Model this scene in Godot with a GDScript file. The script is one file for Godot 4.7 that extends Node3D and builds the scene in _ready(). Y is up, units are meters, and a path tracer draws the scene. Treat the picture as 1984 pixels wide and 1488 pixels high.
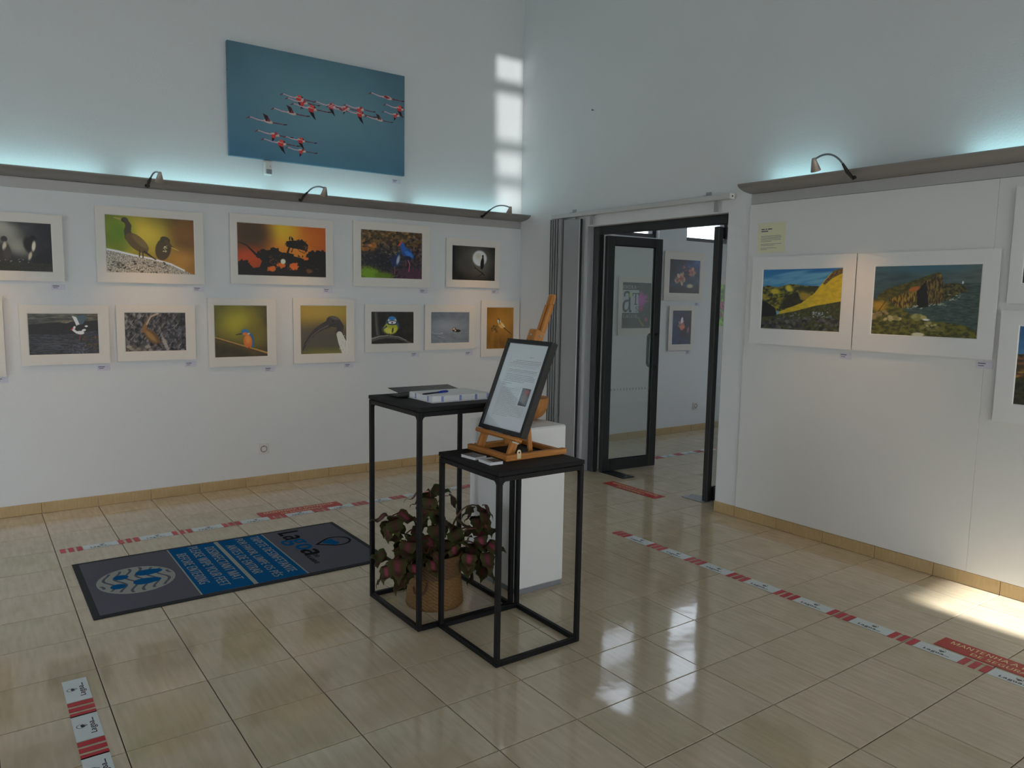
extends Node3D
# An exhibition room with framed bird photographs, a glazed door to a second room and two black metal display tables.
# Units are metres. The picture wall lies on the plane z = WZ, the door wall on the plane x = WX; floor tiles are T square.

const WZ := -2.23
const WX := 3.905
const T := 1.0 / 3.0
const CAM := Vector3(-0.3518, 1.4723, 3.5750)

var taken := {}
var M := {}
var rng := RandomNumberGenerator.new()
var grain_noise := FastNoiseLite.new()
var soft_noise := FastNoiseLite.new()


func _ready() -> void:
	rng.seed = 7
	setup_view()
	make_materials()
	build_shell()
	build_floor()
	build_baseboards()
	build_second_room()
	build_doorway()
	build_troughs()
	build_tables()
	build_plinth()
	build_easel()
	build_book()
	build_plant()
	build_floor_marks()
	build_mat()
	build_prints()
	build_small_things()


# ------------------------------------------------------------------ view, sky, sun, exposure
func setup_view() -> void:
	var cam := Camera3D.new()
	cam.name = "camera"
	cam.position = CAM
	cam.rotation = Vector3(-0.11231, -0.62490, 0.01736)
	cam.fov = 53.65
	cam.near = 0.05
	cam.far = 200.0
	add_child(cam)
	cam.current = true

	var sky_look := ProceduralSkyMaterial.new()
	sky_look.sky_top_color = Color(0.70, 0.745, 0.80)
	sky_look.sky_horizon_color = Color(0.885, 0.905, 0.915)
	sky_look.sky_curve = 0.16
	sky_look.ground_bottom_color = Color(0.42, 0.42, 0.42)
	sky_look.ground_horizon_color = Color(0.60, 0.63, 0.65)
	sky_look.sun_angle_max = 4.0
	var sky := Sky.new()
	sky.sky_material = sky_look
	var env := Environment.new()
	env.background_mode = Environment.BG_SKY
	env.sky = sky
	env.background_energy_multiplier = SKY_E
	env.tonemap_mode = Environment.TONE_MAPPER_LINEAR
	env.tonemap_exposure = EXPO
	env.sdfgi_enabled = true
	env.ssao_enabled = true
	env.ssil_enabled = true
	var around := WorldEnvironment.new()
	around.name = "world_environment"
	around.environment = env
	add_child(around)

	var sun := DirectionalLight3D.new()
	sun.name = "sun"
	sun.rotation_degrees = Vector3(-29.0, -0.7, 0.0)
	sun.light_color = Color(0.98, 0.985, 0.98)
	sun.light_energy = SUN_E
	sun.light_angular_distance = 1.5
	sun.shadow_enabled = true
	add_child(sun)


const SKY_E := 1.5
const SUN_E := 1.35
const EXPO := 4.0
const TUBE_E := 0.014
const SPOT_E := 0.06


# ------------------------------------------------------------------ naming and tagging
func numbered(called: String, parent: Node) -> String:
	var key := str(parent.get_instance_id()) + "/" + called
	var n: int = taken.get(key, 0)
	taken[key] = n + 1
	return called if n == 0 else "%s_%03d" % [called, n]


func put(o: Node3D, called: String, parent: Node = null) -> Node3D:
	var p: Node = parent if parent else self
	o.name = numbered(called, p)
	p.add_child(o, true)
	return o


func tag(o: Node3D, label: String, category: String, group := "") -> Node3D:
	o.set_meta("label", label)
	o.set_meta("category", category)
	if group:
		o.set_meta("group", group)
	return o


func thing(called: String, label: String, category: String, at := Vector3.ZERO, group := "") -> Node3D:
	var o := Node3D.new()
	o.position = at
	put(o, called)
	return tag(o, label, category, group)


func part(called: String, mesh: Mesh, look: Material, parent: Node = null, at := Vector3.ZERO) -> MeshInstance3D:
	var o := MeshInstance3D.new()
	o.mesh = mesh
	o.material_override = look
	o.position = at
	put(o, called, parent)
	return o


func structure(called: String, mesh: Mesh, look: Material) -> MeshInstance3D:
	var o := part(called, mesh, look)
	o.set_meta("kind", "structure")
	return o


# ------------------------------------------------------------------ mesh building
class Shape:
	var st := SurfaceTool.new()
	func _init() -> void:
		st.begin(Mesh.PRIMITIVE_TRIANGLES)
		st.set_smooth_group(-1)
	func smooth(group: int) -> Shape:
		st.set_smooth_group(group)
		return self
	func vert(p: Vector3, uv: Vector2) -> void:
		st.set_uv(uv)
		st.add_vertex(p)
	# a convex face, wound so that it looks towards «outward»
	func face(p: Array, outward: Vector3, uv: Array = []) -> void:
		var n: Vector3 = (p[1] - p[0]).cross(p[2] - p[0])
		var flip := n.dot(outward) > 0.0
		for k in range(1, p.size() - 1):
			var ids := [0, k + 1, k] if flip else [0, k, k + 1]
			for i in ids:
				vert(p[i], uv[i] if uv.size() else Vector2.ZERO)
	func box(c: Vector3, size: Vector3, ch := 0.0, b := Basis.IDENTITY) -> Shape:
		var h := size / 2.0
		ch = minf(ch, minf(h.x, minf(h.y, h.z)) * 0.95)
		for ax in 3:
			var a1 := (ax + 1) % 3
			var a2 := (ax + 2) % 3
			for s in [-1.0, 1.0]:
				var q := []
				for k in [[-1.0, -1.0], [1.0, -1.0], [1.0, 1.0], [-1.0, 1.0]]:
					var v := Vector3.ZERO
					v[ax] = s * h[ax]
					v[a1] = k[0] * (h[a1] - ch)
					v[a2] = k[1] * (h[a2] - ch)
					q.append(c + b * v)
				var out := Vector3.ZERO
				out[ax] = s
				face(q, b * out)
		if ch <= 0.0:
			return self
		for ax in 3:
			var a1 := (ax + 1) % 3
			var a2 := (ax + 2) % 3
			for s in [-1.0, 1.0]:
				for t in [-1.0, 1.0]:
					var q := []
					for k in [[0, -1.0], [0, 1.0], [1, 1.0], [1, -1.0]]:
						var v := Vector3.ZERO
						v[ax] = k[1] * (h[ax] - ch)
						v[a1] = s * (h[a1] - (0.0 if k[0] == 0 else ch))
						v[a2] = t * (h[a2] - (ch if k[0] == 0 else 0.0))
						q.append(c + b * v)
					var out := Vector3.ZERO
					out[a1] = s
					out[a2] = t
					face(q, b * out)
		for s in [-1.0, 1.0]:
			for t in [-1.0, 1.0]:
				for u in [-1.0, 1.0]:
					var sg := Vector3(s, t, u)
					var q := []
					for ax in 3:
						var v := sg * (h - Vector3.ONE * ch)
						v[ax] = sg[ax] * h[ax]
						q.append(c + b * v)
					face(q, b * sg)
		return self
	# polygon in the plane of x (first axis) and y (second axis), pushed along z by «depth»
	func prism(poly: PackedVector2Array, depth: float, xf := Transform3D.IDENTITY, rounded := false) -> Shape:
		var ids := Geometry2D.triangulate_polygon(poly)
		for k in range(0, ids.size(), 3):
			var a := poly[ids[k]]
			var b := poly[ids[k + 1]]
			var c := poly[ids[k + 2]]
			face([xf * Vector3(a.x, a.y, 0), xf * Vector3(b.x, b.y, 0), xf * Vector3(c.x, c.y, 0)], -xf.basis.z * signf(depth))
			face([xf * Vector3(a.x, a.y, depth), xf * Vector3(b.x, b.y, depth), xf * Vector3(c.x, c.y, depth)], xf.basis.z * signf(depth))
		var turn := 1.0 if not Geometry2D.is_polygon_clockwise(poly) else -1.0
		if rounded:
			st.set_smooth_group(3)
		for k in poly.size():
			var a := poly[k]
			var b := poly[(k + 1) % poly.size()]
			var n := Vector2(b.y - a.y, a.x - b.x) * turn
			face([xf * Vector3(a.x, a.y, 0), xf * Vector3(b.x, b.y, 0), xf * Vector3(b.x, b.y, depth), xf * Vector3(a.x, a.y, depth)], xf.basis * Vector3(n.x, n.y, 0))
		if rounded:
			st.set_smooth_group(-1)
		return self
	func tube(path: Array, radii: Array, sides := 10, caps := true) -> Shape:
		var rings := []
		var side := Vector3.ZERO
		for k in path.size():
			var d: Vector3 = (path[mini(k + 1, path.size() - 1)] - path[maxi(k - 1, 0)]).normalized()
			if side == Vector3.ZERO:
				side = d.cross(Vector3.UP if absf(d.y) < 0.9 else Vector3.RIGHT).normalized()
			side = (side - d * side.dot(d)).normalized()
			var other := d.cross(side)
			var r: float = radii[mini(k, radii.size() - 1)]
			var ring := []
			for j in sides:
				var a := TAU * j / sides
				ring.append(path[k] + (side * cos(a) + other * sin(a)) * r)
			rings.append(ring)
		st.set_smooth_group(1)
		for k in path.size() - 1:
			for j in sides:
				var j2 := (j + 1) % sides
				var mid: Vector3 = (path[k] + path[k + 1]) / 2.0
				var q := [rings[k][j], rings[k][j2], rings[k + 1][j2], rings[k + 1][j]]
				face(q, (q[0] + q[1] + q[2] + q[3]) / 4.0 - mid)
		st.set_smooth_group(-1)
		if caps:
			var n := path.size()
			face(rings[0], path[0] - path[1])
			face(rings[n - 1], path[n - 1] - path[n - 2])
		return self
	# profile of (radius, height) turned round the y axis through «at»
	func lathe(profile: Array, segs := 24, at := Vector3.ZERO, b := Basis.IDENTITY) -> Shape:
		st.set_smooth_group(2)
		for k in profile.size() - 1:
			var p0: Vector2 = profile[k]
			var p1: Vector2 = profile[k + 1]
			var n2 := Vector2(p1.y - p0.y, p0.x - p1.x)
			for j in segs:
				var a0 := TAU * j / segs
				var a1 := TAU * (j + 1) / segs
				var am := (a0 + a1) / 2.0
				var q := [at + b * Vector3(p0.x * cos(a0), p0.y, p0.x * sin(a0)), at + b * Vector3(p0.x * cos(a1), p0.y, p0.x * sin(a1)), at + b * Vector3(p1.x * cos(a1), p1.y, p1.x * sin(a1)), at + b * Vector3(p1.x * cos(a0), p1.y, p1.x * sin(a0))]
				var out := b * Vector3(n2.x * cos(am), n2.y, n2.x * sin(am))
				if p0.x < 1e-6:
					face([q[0], q[2], q[3]], out)
				elif p1.x < 1e-6:
					face([q[0], q[1], q[2]], out)
				else:
					face(q, out)
		st.set_smooth_group(-1)
		return self
	func done(tangents := false) -> ArrayMesh:
		st.generate_normals()
		if tangents:
			st.generate_tangents()
		return st.commit()


func box_mesh(size: Vector3, ch := 0.0, c := Vector3.ZERO) -> ArrayMesh:
	return Shape.new().box(c, size, ch).done()


# a box given by its two corners
func span_mesh(a: Vector3, b: Vector3, ch := 0.0) -> ArrayMesh:
	return Shape.new().box((a + b) / 2.0, (b - a).abs(), ch).done()


# a frame: outer rectangle with a rectangular hole, front face at z = depth, bevelled down to the hole
func ring_mesh(outer: Rect2, inner: Rect2, depth: float, bevel := 0.0, sink := 0.0) -> ArrayMesh:
	var s := Shape.new()
	var o := corners(outer)
	var i := corners(inner)
	var i2 := corners(inner.grow(-bevel))
	for k in 4:
		var j := (k + 1) % 4
		var out := Vector3(o[k].x + o[j].x - 2.0 * outer.get_center().x, o[k].y + o[j].y - 2.0 * outer.get_center().y, 0)
		s.face([v3(o[k], depth), v3(o[j], depth), v3(i[j], depth), v3(i[k], depth)], Vector3.BACK)
		s.face([v3(o[k], 0), v3(o[j], 0), v3(o[j], depth), v3(o[k], depth)], out)
		s.face([v3(o[k], 0), v3(o[j], 0), v3(i2[j], 0), v3(i2[k], 0)], Vector3.FORWARD)
		s.face([v3(i[k], depth), v3(i[j], depth), v3(i2[j], depth - sink), v3(i2[k], depth - sink)], Vector3.BACK - out * 0.2)
		s.face([v3(i2[k], depth - sink), v3(i2[j], depth - sink), v3(i2[j], 0), v3(i2[k], 0)], -out)
	return s.done()


func corners(r: Rect2) -> Array:
	return [r.position, Vector2(r.end.x, r.position.y), r.end, Vector2(r.position.x, r.end.y)]


func v3(p: Vector2, z: float) -> Vector3:
	return Vector3(p.x, p.y, z)


# an upright picture with its texture the right way up, facing +z
func sheet_mesh(r: Rect2, thick := 0.0006) -> ArrayMesh:
	var s := Shape.new()
	var c := corners(r)
	s.face([v3(c[0], thick), v3(c[1], thick), v3(c[2], thick), v3(c[3], thick)], Vector3.BACK, [Vector2(0, 1), Vector2(1, 1), Vector2(1, 0), Vector2(0, 0)])
	s.face([v3(c[0], 0), v3(c[1], 0), v3(c[2], 0), v3(c[3], 0)], Vector3.FORWARD, [Vector2(0, 1), Vector2(1, 1), Vector2(1, 0), Vector2(0, 0)])
	for k in 4:
		var j := (k + 1) % 4
		var uv := [Vector2(0, 1), Vector2(1, 1), Vector2(1, 0), Vector2(0, 0)]
		s.face([v3(c[k], 0), v3(c[j], 0), v3(c[j], thick), v3(c[k], thick)], v3((c[k] + c[j]) / 2.0 - r.get_center(), 0), [uv[k], uv[j], uv[j], uv[k]])
	return s.done()


# raised lettering, scaled to «wide» by «high», its lower left corner at «xf», reading along xf's x axis
func letters(called: String, words: String, wide: float, high: float, xf: Transform3D, look: Material, parent: Node, bold := true, depth := 0.0006, serif := false) -> MeshInstance3D:
	var font := SystemFont.new()
	font.font_names = PackedStringArray(["Droid Serif" if serif else "Droid Sans"])
	font.font_weight = 700 if bold else 400
	var tm := TextMesh.new()
	tm.font = font
	tm.text = words
	tm.font_size = 32
	tm.pixel_size = 0.01
	tm.depth = 0.1
	tm.curve_step = 1.5
	var box := tm.get_aabb()
	var o := MeshInstance3D.new()
	o.mesh = tm
	o.material_override = look
	var k := Vector3(wide / box.size.x, high / box.size.y, depth / 0.1)
	var b := Basis(xf.basis.x * k.x, xf.basis.y * k.y, xf.basis.z * k.z)
	o.transform = Transform3D(b, xf.origin - b * Vector3(box.position.x, box.position.y, box.position.z))
	put(o, called, parent)
	return o


# ------------------------------------------------------------------ materials
func noise_texture(size: int, freq: float, kind: int, octaves: int, lo: Color, hi: Color, bump := false, strength := 4.0, seed_at := 1) -> NoiseTexture2D:
	var n := FastNoiseLite.new()
	n.seed = seed_at
	n.noise_type = kind
	n.frequency = freq
	n.fractal_octaves = octaves
	var t := NoiseTexture2D.new()
	t.width = size
	t.height = size
	t.seamless = true
	t.noise = n
	if bump:
		t.as_normal_map = true
		t.bump_strength = strength
	else:
		var ramp := Gradient.new()
		ramp.set_color(0, lo)
		ramp.set_color(1, hi)
		t.color_ramp = ramp
	return t


func plain(col: Color, rough := 0.6, metal := 0.0, spec := 0.5) -> StandardMaterial3D:
	var m := StandardMaterial3D.new()
	m.albedo_color = col
	m.roughness = rough
	m.metallic = metal
	m.metallic_specular = spec
	return m


# long streaks along v with fine grain, for wood and for the vein of the floor tiles
func streak_image(size: int, base: Color, dark: Color, seed_at: int, stretch: float, contrast: float) -> ImageTexture:
	var im := Image.create(size, size, false, Image.FORMAT_RGB8)
	var a := FastNoiseLite.new()
	a.seed = seed_at
	a.frequency = 0.09
	a.fractal_octaves = 3
	var b := FastNoiseLite.new()
	b.seed = seed_at + 5
	b.frequency = 0.011
	b.fractal_octaves = 3
	for y in size:
		for x in size:
			var wrap := float(y) / size
			var s0 := a.get_noise_2d(x, y / stretch)
			var s1 := a.get_noise_2d(x, (y - size) / stretch)
			var s := lerpf(s0, s1, smoothstep(0.8, 1.0, wrap))
			var g := lerpf(b.get_noise_2d(x, y), b.get_noise_2d(x, y - size), smoothstep(0.8, 1.0, wrap))
			var f := clampf(0.45 + contrast * (s * 0.9 + g * 0.7) + (rng.randf() - 0.5) * 0.08, 0.0, 1.0)
			im.set_pixel(x, y, dark.lerp(base, f))
	return ImageTexture.create_from_image(im)


func make_materials() -> void:
	grain_noise.seed = 3
	grain_noise.frequency = 0.05
	grain_noise.fractal_octaves = 4
	soft_noise.seed = 9
	soft_noise.frequency = 0.012
	soft_noise.fractal_octaves = 3

	var wall := plain(Color(0.895, 0.905, 0.908), 0.72)
	wall.normal_enabled = true
	wall.normal_texture = noise_texture(512, 0.06, FastNoiseLite.TYPE_SIMPLEX, 4, Color.BLACK, Color.WHITE, true, 3.0)
	wall.normal_scale = 0.12
	wall.uv1_triplanar = true
	wall.uv1_world_triplanar = true
	wall.uv1_scale = Vector3(1.6, 1.6, 1.6)
	M.wall = wall
	M.board = plain(Color(0.90, 0.90, 0.89), 0.5)

	for k in 3:
		var base: Color = [Color(0.87, 0.805, 0.71), Color(0.855, 0.79, 0.69), Color(0.88, 0.81, 0.72)][k]
		var dark: Color = [Color(0.745, 0.68, 0.565), Color(0.735, 0.675, 0.555), Color(0.75, 0.685, 0.575)][k]
		var m := plain(Color.WHITE, 0.075, 0.0, 0.58)
		m.albedo_texture = streak_image(256, base, dark, 20 + k, 9.0, 0.36)
		m.normal_enabled = true
		m.normal_texture = noise_texture(256, 0.02, FastNoiseLite.TYPE_SIMPLEX, 2, Color.BLACK, Color.WHITE, true, 2.0, 31) if k == 0 else M["tile0"].normal_texture
		m.normal_scale = 0.035
		M["tile%d" % k] = m
	var skirt := plain(Color.WHITE, 0.3)
	skirt.albedo_texture = streak_image(256, Color(0.80, 0.70, 0.52), Color(0.73, 0.62, 0.44), 44, 7.0, 0.5)
	skirt.uv1_triplanar = true
	skirt.uv1_world_triplanar = true
	skirt.uv1_scale = Vector3(3, 3, 3)
	M.skirt = skirt
	M.grout = plain(Color(0.36, 0.30, 0.28), 0.9)

	M.trough = plain(Color(0.60, 0.585, 0.57), 0.42, 0.35)
	M.strip = plain(Color(0.74, 0.735, 0.73), 0.45, 0.1)
	M.alu = plain(Color(0.66, 0.665, 0.67), 0.4, 0.4)
	M.alu_bright = plain(Color(0.86, 0.87, 0.88), 0.3, 0.6)
	M.alu_dull = plain(Color(0.66, 0.665, 0.67), 0.42, 0.4)
	M.rail = plain(Color(0.80, 0.80, 0.79), 0.4, 0.2)
	M.dark_alu = plain(Color(0.16, 0.165, 0.17), 0.45, 0.3)
	M.dark_frame = plain(Color(0.20, 0.205, 0.21), 0.4, 0.2)
	M.rubber = plain(Color(0.10, 0.09, 0.08), 0.8)
	M.chrome = plain(Color(0.55, 0.56, 0.60), 0.22, 0.9)
	M.black_plastic = plain(Color(0.06, 0.06, 0.065), 0.45)
	M.white_plastic = plain(Color(0.88, 0.87, 0.85), 0.35)
	M.grey_plastic = plain(Color(0.52, 0.53, 0.55), 0.4)
	M.dark_hole = plain(Color(0.10, 0.10, 0.10), 0.7)

	var black := plain(Color(0.085, 0.082, 0.085), 0.55, 0.0, 0.35)
	black.normal_enabled = true
	black.normal_texture = noise_texture(256, 0.25, FastNoiseLite.TYPE_SIMPLEX, 2, Color.BLACK, Color.WHITE, true, 2.0, 6)
	black.normal_scale = 0.15
	black.uv1_triplanar = true
	black.uv1_scale = Vector3(6, 6, 6)
	M.black_metal = black
	M.table_top = plain(Color(0.12, 0.117, 0.12), 0.6, 0.0, 0.3)

	var beech := plain(Color.WHITE, 0.42)
	beech.albedo_texture = streak_image(256, Color(0.82, 0.56, 0.27), Color(0.68, 0.42, 0.17), 60, 14.0, 0.7)
	beech.uv1_triplanar = true
	beech.uv1_scale = Vector3(4, 1.5, 4)
	M.beech = beech
	var bowl := plain(Color.WHITE, 0.38)
	bowl.albedo_texture = streak_image(256, Color(0.78, 0.55, 0.30), Color(0.60, 0.38, 0.17), 71, 10.0, 0.8)
	bowl.uv1_triplanar = true
	bowl.uv1_scale = Vector3(4, 4, 4)
	M.bowl = bowl
	M.brass = plain(Color(0.93, 0.86, 0.70), 0.3, 0.35)
	M.steel = plain(Color(0.7, 0.7, 0.7), 0.3, 0.9)

	M.mount = plain(Color(0.925, 0.905, 0.875), 0.8)
	M.mount_cool = plain(Color(0.92, 0.92, 0.915), 0.7)
	M.paper = plain(Color(0.93, 0.93, 0.93), 0.8)
	M.card = plain(Color(0.86, 0.85, 0.90), 0.8)
	M.ink = plain(Color(0.08, 0.08, 0.10), 0.8)
	M.soft_ink = plain(Color(0.42, 0.42, 0.50), 0.8)
	M.cream_paper = plain(Color(0.90, 0.89, 0.76), 0.8)

	M.tape_red = plain(Color(0.76, 0.10, 0.19), 0.35)
	M.tape_white = plain(Color(0.86, 0.89, 0.89), 0.35)
	M.tape_ink = plain(Color(0.05, 0.06, 0.16), 0.4)
	M.sign_red = plain(Color(0.74, 0.14, 0.12), 0.4)
	M.sign_text = plain(Color(0.93, 0.87, 0.66), 0.5)

	M.mat_grey = carpet(Color(0.53, 0.53, 0.58))
	M.mat_dark = plain(Color(0.14, 0.14, 0.155), 0.85)
	M.mat_blue = carpet(Color(0.03, 0.48, 0.76))
	M.mat_white = carpet(Color(0.86, 0.88, 0.84))
	M.mat_black = carpet(Color(0.13, 0.13, 0.14))

	var glass := plain(Color(0.62, 0.72, 0.68, 0.15), 0.02)
	glass.transparency = BaseMaterial3D.TRANSPARENCY_ALPHA
	M.glass = glass
	var clear := plain(Color(0.95, 0.97, 1.0, 0.03), 0.03)
	clear.transparency = BaseMaterial3D.TRANSPARENCY_ALPHA
	M.clear = clear
	var smoked := plain(Color(0.30, 0.31, 0.32, ADDED_SKYLIGHT_TINT), 0.1)
	smoked.transparency = BaseMaterial3D.TRANSPARENCY_ALPHA
	M.smoked = smoked

	M.soil = plain(Color(0.12, 0.09, 0.07), 0.95)
	M.stem = plain(Color(0.36, 0.20, 0.14), 0.6)
	var leaf := plain(Color.WHITE, 0.6, 0.0, 0.22)
	leaf.vertex_color_use_as_albedo = true
	leaf.backlight_enabled = true
	leaf.backlight = Color(0.18, 0.16, 0.12)
	leaf.cull_mode = BaseMaterial3D.CULL_DISABLED
	M.leaf = leaf
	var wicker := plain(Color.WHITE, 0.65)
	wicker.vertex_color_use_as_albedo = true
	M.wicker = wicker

	M.ground = plain(Color(0.65, 0.65, 0.64), 0.9)
	M.concrete = plain(Color(0.72, 0.71, 0.69), 0.9)


const ADDED_SKYLIGHT_TINT := 0.60  # tint of the added roof slot, set to dim its streak


func carpet(col: Color) -> StandardMaterial3D:
	var m := plain(col, 0.95, 0.0, 0.2)
	m.albedo_texture = M.mat_grain if M.has("mat_grain") else noise_texture(256, 0.35, FastNoiseLite.TYPE_SIMPLEX, 3, Color(0.62, 0.62, 0.62), Color(1, 1, 1), false, 1.0, 14)
	M.mat_grain = m.albedo_texture
	m.uv1_triplanar = true
	m.uv1_world_triplanar = true
	m.uv1_scale = Vector3(4, 4, 4)
	m.normal_enabled = true
	m.normal_texture = M.mat_bump if M.has("mat_bump") else noise_texture(256, 0.3, FastNoiseLite.TYPE_SIMPLEX, 3, Color.BLACK, Color.WHITE, true, 8.0, 15)
	M.mat_bump = m.normal_texture
	m.normal_scale = 0.8
	return m


func lamp_glow(col: Color, energy: float) -> StandardMaterial3D:
	var m := plain(col, 0.4)
	m.emission_enabled = true
	m.emission = col
	m.emission_energy_multiplier = energy
	return m


# ------------------------------------------------------------------ the room
const X0 := -2.8      # side wall
const Z1 := 5.6       # entrance wall
const H := 4.9
const WT := 0.2       # wall thickness
const FX := 8.8       # end of the second room
const FZ := -2.45     # its window wall
const FH := 3.8


func build_shell() -> void:
	structure("wall_pictures", span_mesh(Vector3(X0 - WT, -0.06, WZ - WT), Vector3(WX, H, WZ)), M.wall)
	# door wall: one slab with the doorway cut out
	var xf := Transform3D(Basis(Vector3(0, 0, 1), Vector3(0, 1, 0), Vector3(-1, 0, 0)), Vector3(WX, 0, 0))
	var outline := PackedVector2Array([Vector2(WZ - WT - 0.02, -0.06), Vector2(-1.285, -0.06), Vector2(-1.285, 2.078), Vector2(0.157, 2.078), Vector2(0.157, -0.06), Vector2(Z1 + WT, -0.06), Vector2(Z1 + WT, H), Vector2(WZ - WT - 0.02, H)])
	structure("wall_doorway", Shape.new().prism(outline, -WT, xf).done(), M.wall)
	# side wall with a wide glazed opening near the picture wall
	var s := Shape.new()
	for b in [[Vector3(X0 - WT, -0.06, WZ), Vector3(X0, 0.12, Z1)], [Vector3(X0 - WT, 2.3, WZ), Vector3(X0, H, Z1)], [Vector3(X0 - WT, 0.12, WZ), Vector3(X0, 2.3, -1.5)], [Vector3(X0 - WT, 0.12, 0.1), Vector3(X0, 2.3, Z1)]]:
		s.box((b[0] + b[1]) / 2.0, (b[1] - b[0]).abs())
	structure("wall_side", s.done(), M.wall)
	# entrance wall: two broad windows and, beside the door wall, the entrance
	s = Shape.new()
	for b in [[X0 - WT, -0.06, WX, -0.005], [X0 - WT, -0.005, 3.40, 0.2], [X0 - WT, 2.5, 3.40, H], [3.40, 2.2, WX, H], [X0 - WT, 0.2, -2.6, 2.5], [0.15, 0.2, 0.35, 2.5], [3.1, 0.2, 3.40, 2.5]]:
		var a := Vector3(b[0], b[1], Z1)
		var c := Vector3(b[2], b[3], Z1 + WT)
		s.box((a + c) / 2.0, (c - a).abs())
	structure("wall_entrance", s.done(), M.wall)
	for w in [[-2.6, 0.15], [0.35, 3.1]]:
		var win := window_unit("window_%d" % (4 if w[0] < 0.0 else 5), Rect2(w[0], 0.2, w[1] - w[0], 2.3), 2)
		win.position = Vector3(0, 0, Z1 + 0.1)
	var side := window_unit("window_6", Rect2(-1.5, 0.12, 1.6, 2.18), 2)
	side.transform = Transform3D(Basis(Vector3(0, 0, 1), Vector3(0, 1, 0), Vector3(-1, 0, 0)), Vector3(X0 - 0.1, 0, 0))
	# ceiling with a slot of glazing added along the door wall for the corner streak
	s = Shape.new()
	var k0 := Vector2(3.575, 0.10)
	var k1 := Vector2(3.858, 2.75)
	for b in [[X0 - WT, WZ - WT, k0.x, Z1 + WT], [k0.x, WZ - WT, WX + WT, k0.y], [k0.x, k1.y, WX + WT, Z1 + WT], [k1.x, k0.y, WX + WT, k1.y]]:
		var a := Vector3(b[0], H, b[1])
		var c := Vector3(b[2], H + 0.12, b[3])
		s.box((a + c) / 2.0, (c - a).abs())
	structure("ceiling", s.done(), M.wall)
	var roof := Node3D.new()
	roof.set_meta("kind", "structure")
	put(roof, "window_7")  # unseen skylight, added to throw the light streak onto the picture wall
	part("pane", span_mesh(Vector3(k0.x, H + 0.07, k0.y), Vector3(k1.x, H + 0.076, k1.y)), M.smoked, roof)
	for w in [[0.62, 0.10], [1.57, 0.065], [2.14, 0.05]]:
		var z: float = w[0]
		part("added_glazing_bar", span_mesh(Vector3(k0.x, H + 0.03, z), Vector3(k1.x, H + 0.1, z + w[1]), 0.004), M.dark_alu, roof)  # bars placed to break that streak into bands
	# outdoors: paving, and a porch added to keep sun off both windows
	structure("ground", span_mesh(Vector3(-40, -0.2, -40), Vector3(40, -0.07, 40)), M.ground)
	s = Shape.new()
	s.box(Vector3(-0.8, 2.62, Z1 + WT + 2.4), Vector3(8.2, 0.16, 4.8), 0.01)
	structure("added_roof_porch", s.done(), M.concrete)
	for x in [-4.6, -0.8, 3.0]:
		structure("added_column", span_mesh(Vector3(x - 0.12, -0.07, Z1 + WT + 4.4), Vector3(x + 0.12, 2.54, Z1 + WT + 4.64), 0.01), M.concrete)


# a dark metal window in the plane z = 0: frame, upright bars and panes
func window_unit(called: String, r: Rect2, columns: int, bars := PackedFloat32Array()) -> Node3D:
	var o := Node3D.new()
	o.set_meta("kind", "structure")
	put(o, called)
	part("frame", Shape.new().box(Vector3(r.get_center().x, r.position.y + 0.03, 0), Vector3(r.size.x, 0.06, 0.07), 0.004).box(Vector3(r.get_center().x, r.end.y - 0.03, 0), Vector3(r.size.x, 0.06, 0.07), 0.004).box(Vector3(r.position.x + 0.03, r.get_center().y, 0), Vector3(0.06, r.size.y - 0.12, 0.07), 0.004).box(Vector3(r.end.x - 0.03, r.get_center().y, 0), Vector3(0.06, r.size.y - 0.12, 0.07), 0.004).done(), M.dark_frame, o)
	for k in range(1, columns):
		part("mullion", box_mesh(Vector3(0.06, r.size.y - 0.12, 0.06), 0.004, Vector3(r.position.x + r.size.x * k / columns, r.get_center().y, 0)), M.dark_frame, o)
	for y in bars:
		part("transom", box_mesh(Vector3(r.size.x - 0.12, 0.09, 0.06), 0.004, Vector3(r.get_center().x, y, 0)), M.dark_frame, o)
	for k in columns:
		var w := r.size.x / columns
		part("pane", box_mesh(Vector3(w - 0.06, r.size.y - 0.12, 0.006), 0.0, Vector3(r.position.x + w * (k + 0.5), r.get_center().y, 0)), M.clear, o)
	return o


# ------------------------------------------------------------------ floor tiles
func tile_mesh(sx: float, sz: float, uv_at: Vector2) -> ArrayMesh:
	var s := Shape.new()
	var c := 0.0014
	var hx := sx / 2.0
	var hz := sz / 2.0
	var top := [Vector3(-hx + c, 0, -hz + c), Vector3(hx - c, 0, -hz + c), Vector3(hx - c, 0, hz - c), Vector3(-hx + c, 0, hz - c)]
	var low := [Vector3(-hx, -0.0012, -hz), Vector3(hx, -0.0012, -hz), Vector3(hx, -0.0012, hz), Vector3(-hx, -0.0012, hz)]
	var uv := func(p: Vector3) -> Vector2: return uv_at + Vector2(p.x, p.z) * 1.5
	s.face(top, Vector3.UP, top.map(uv))
	for k in 4:
		var j := (k + 1) % 4
		var q := [top[k], top[j], low[j], low[k]]
		s.face(q, (top[k] + top[j]) + Vector3.UP * 0.2, q.map(uv))
		var q2 := [low[k], low[j], low[j] + Vector3.DOWN * 0.007, low[k] + Vector3.DOWN * 0.007]
		s.face(q2, low[k] + low[j], q2.map(uv))
	return s.done(true)


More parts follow.
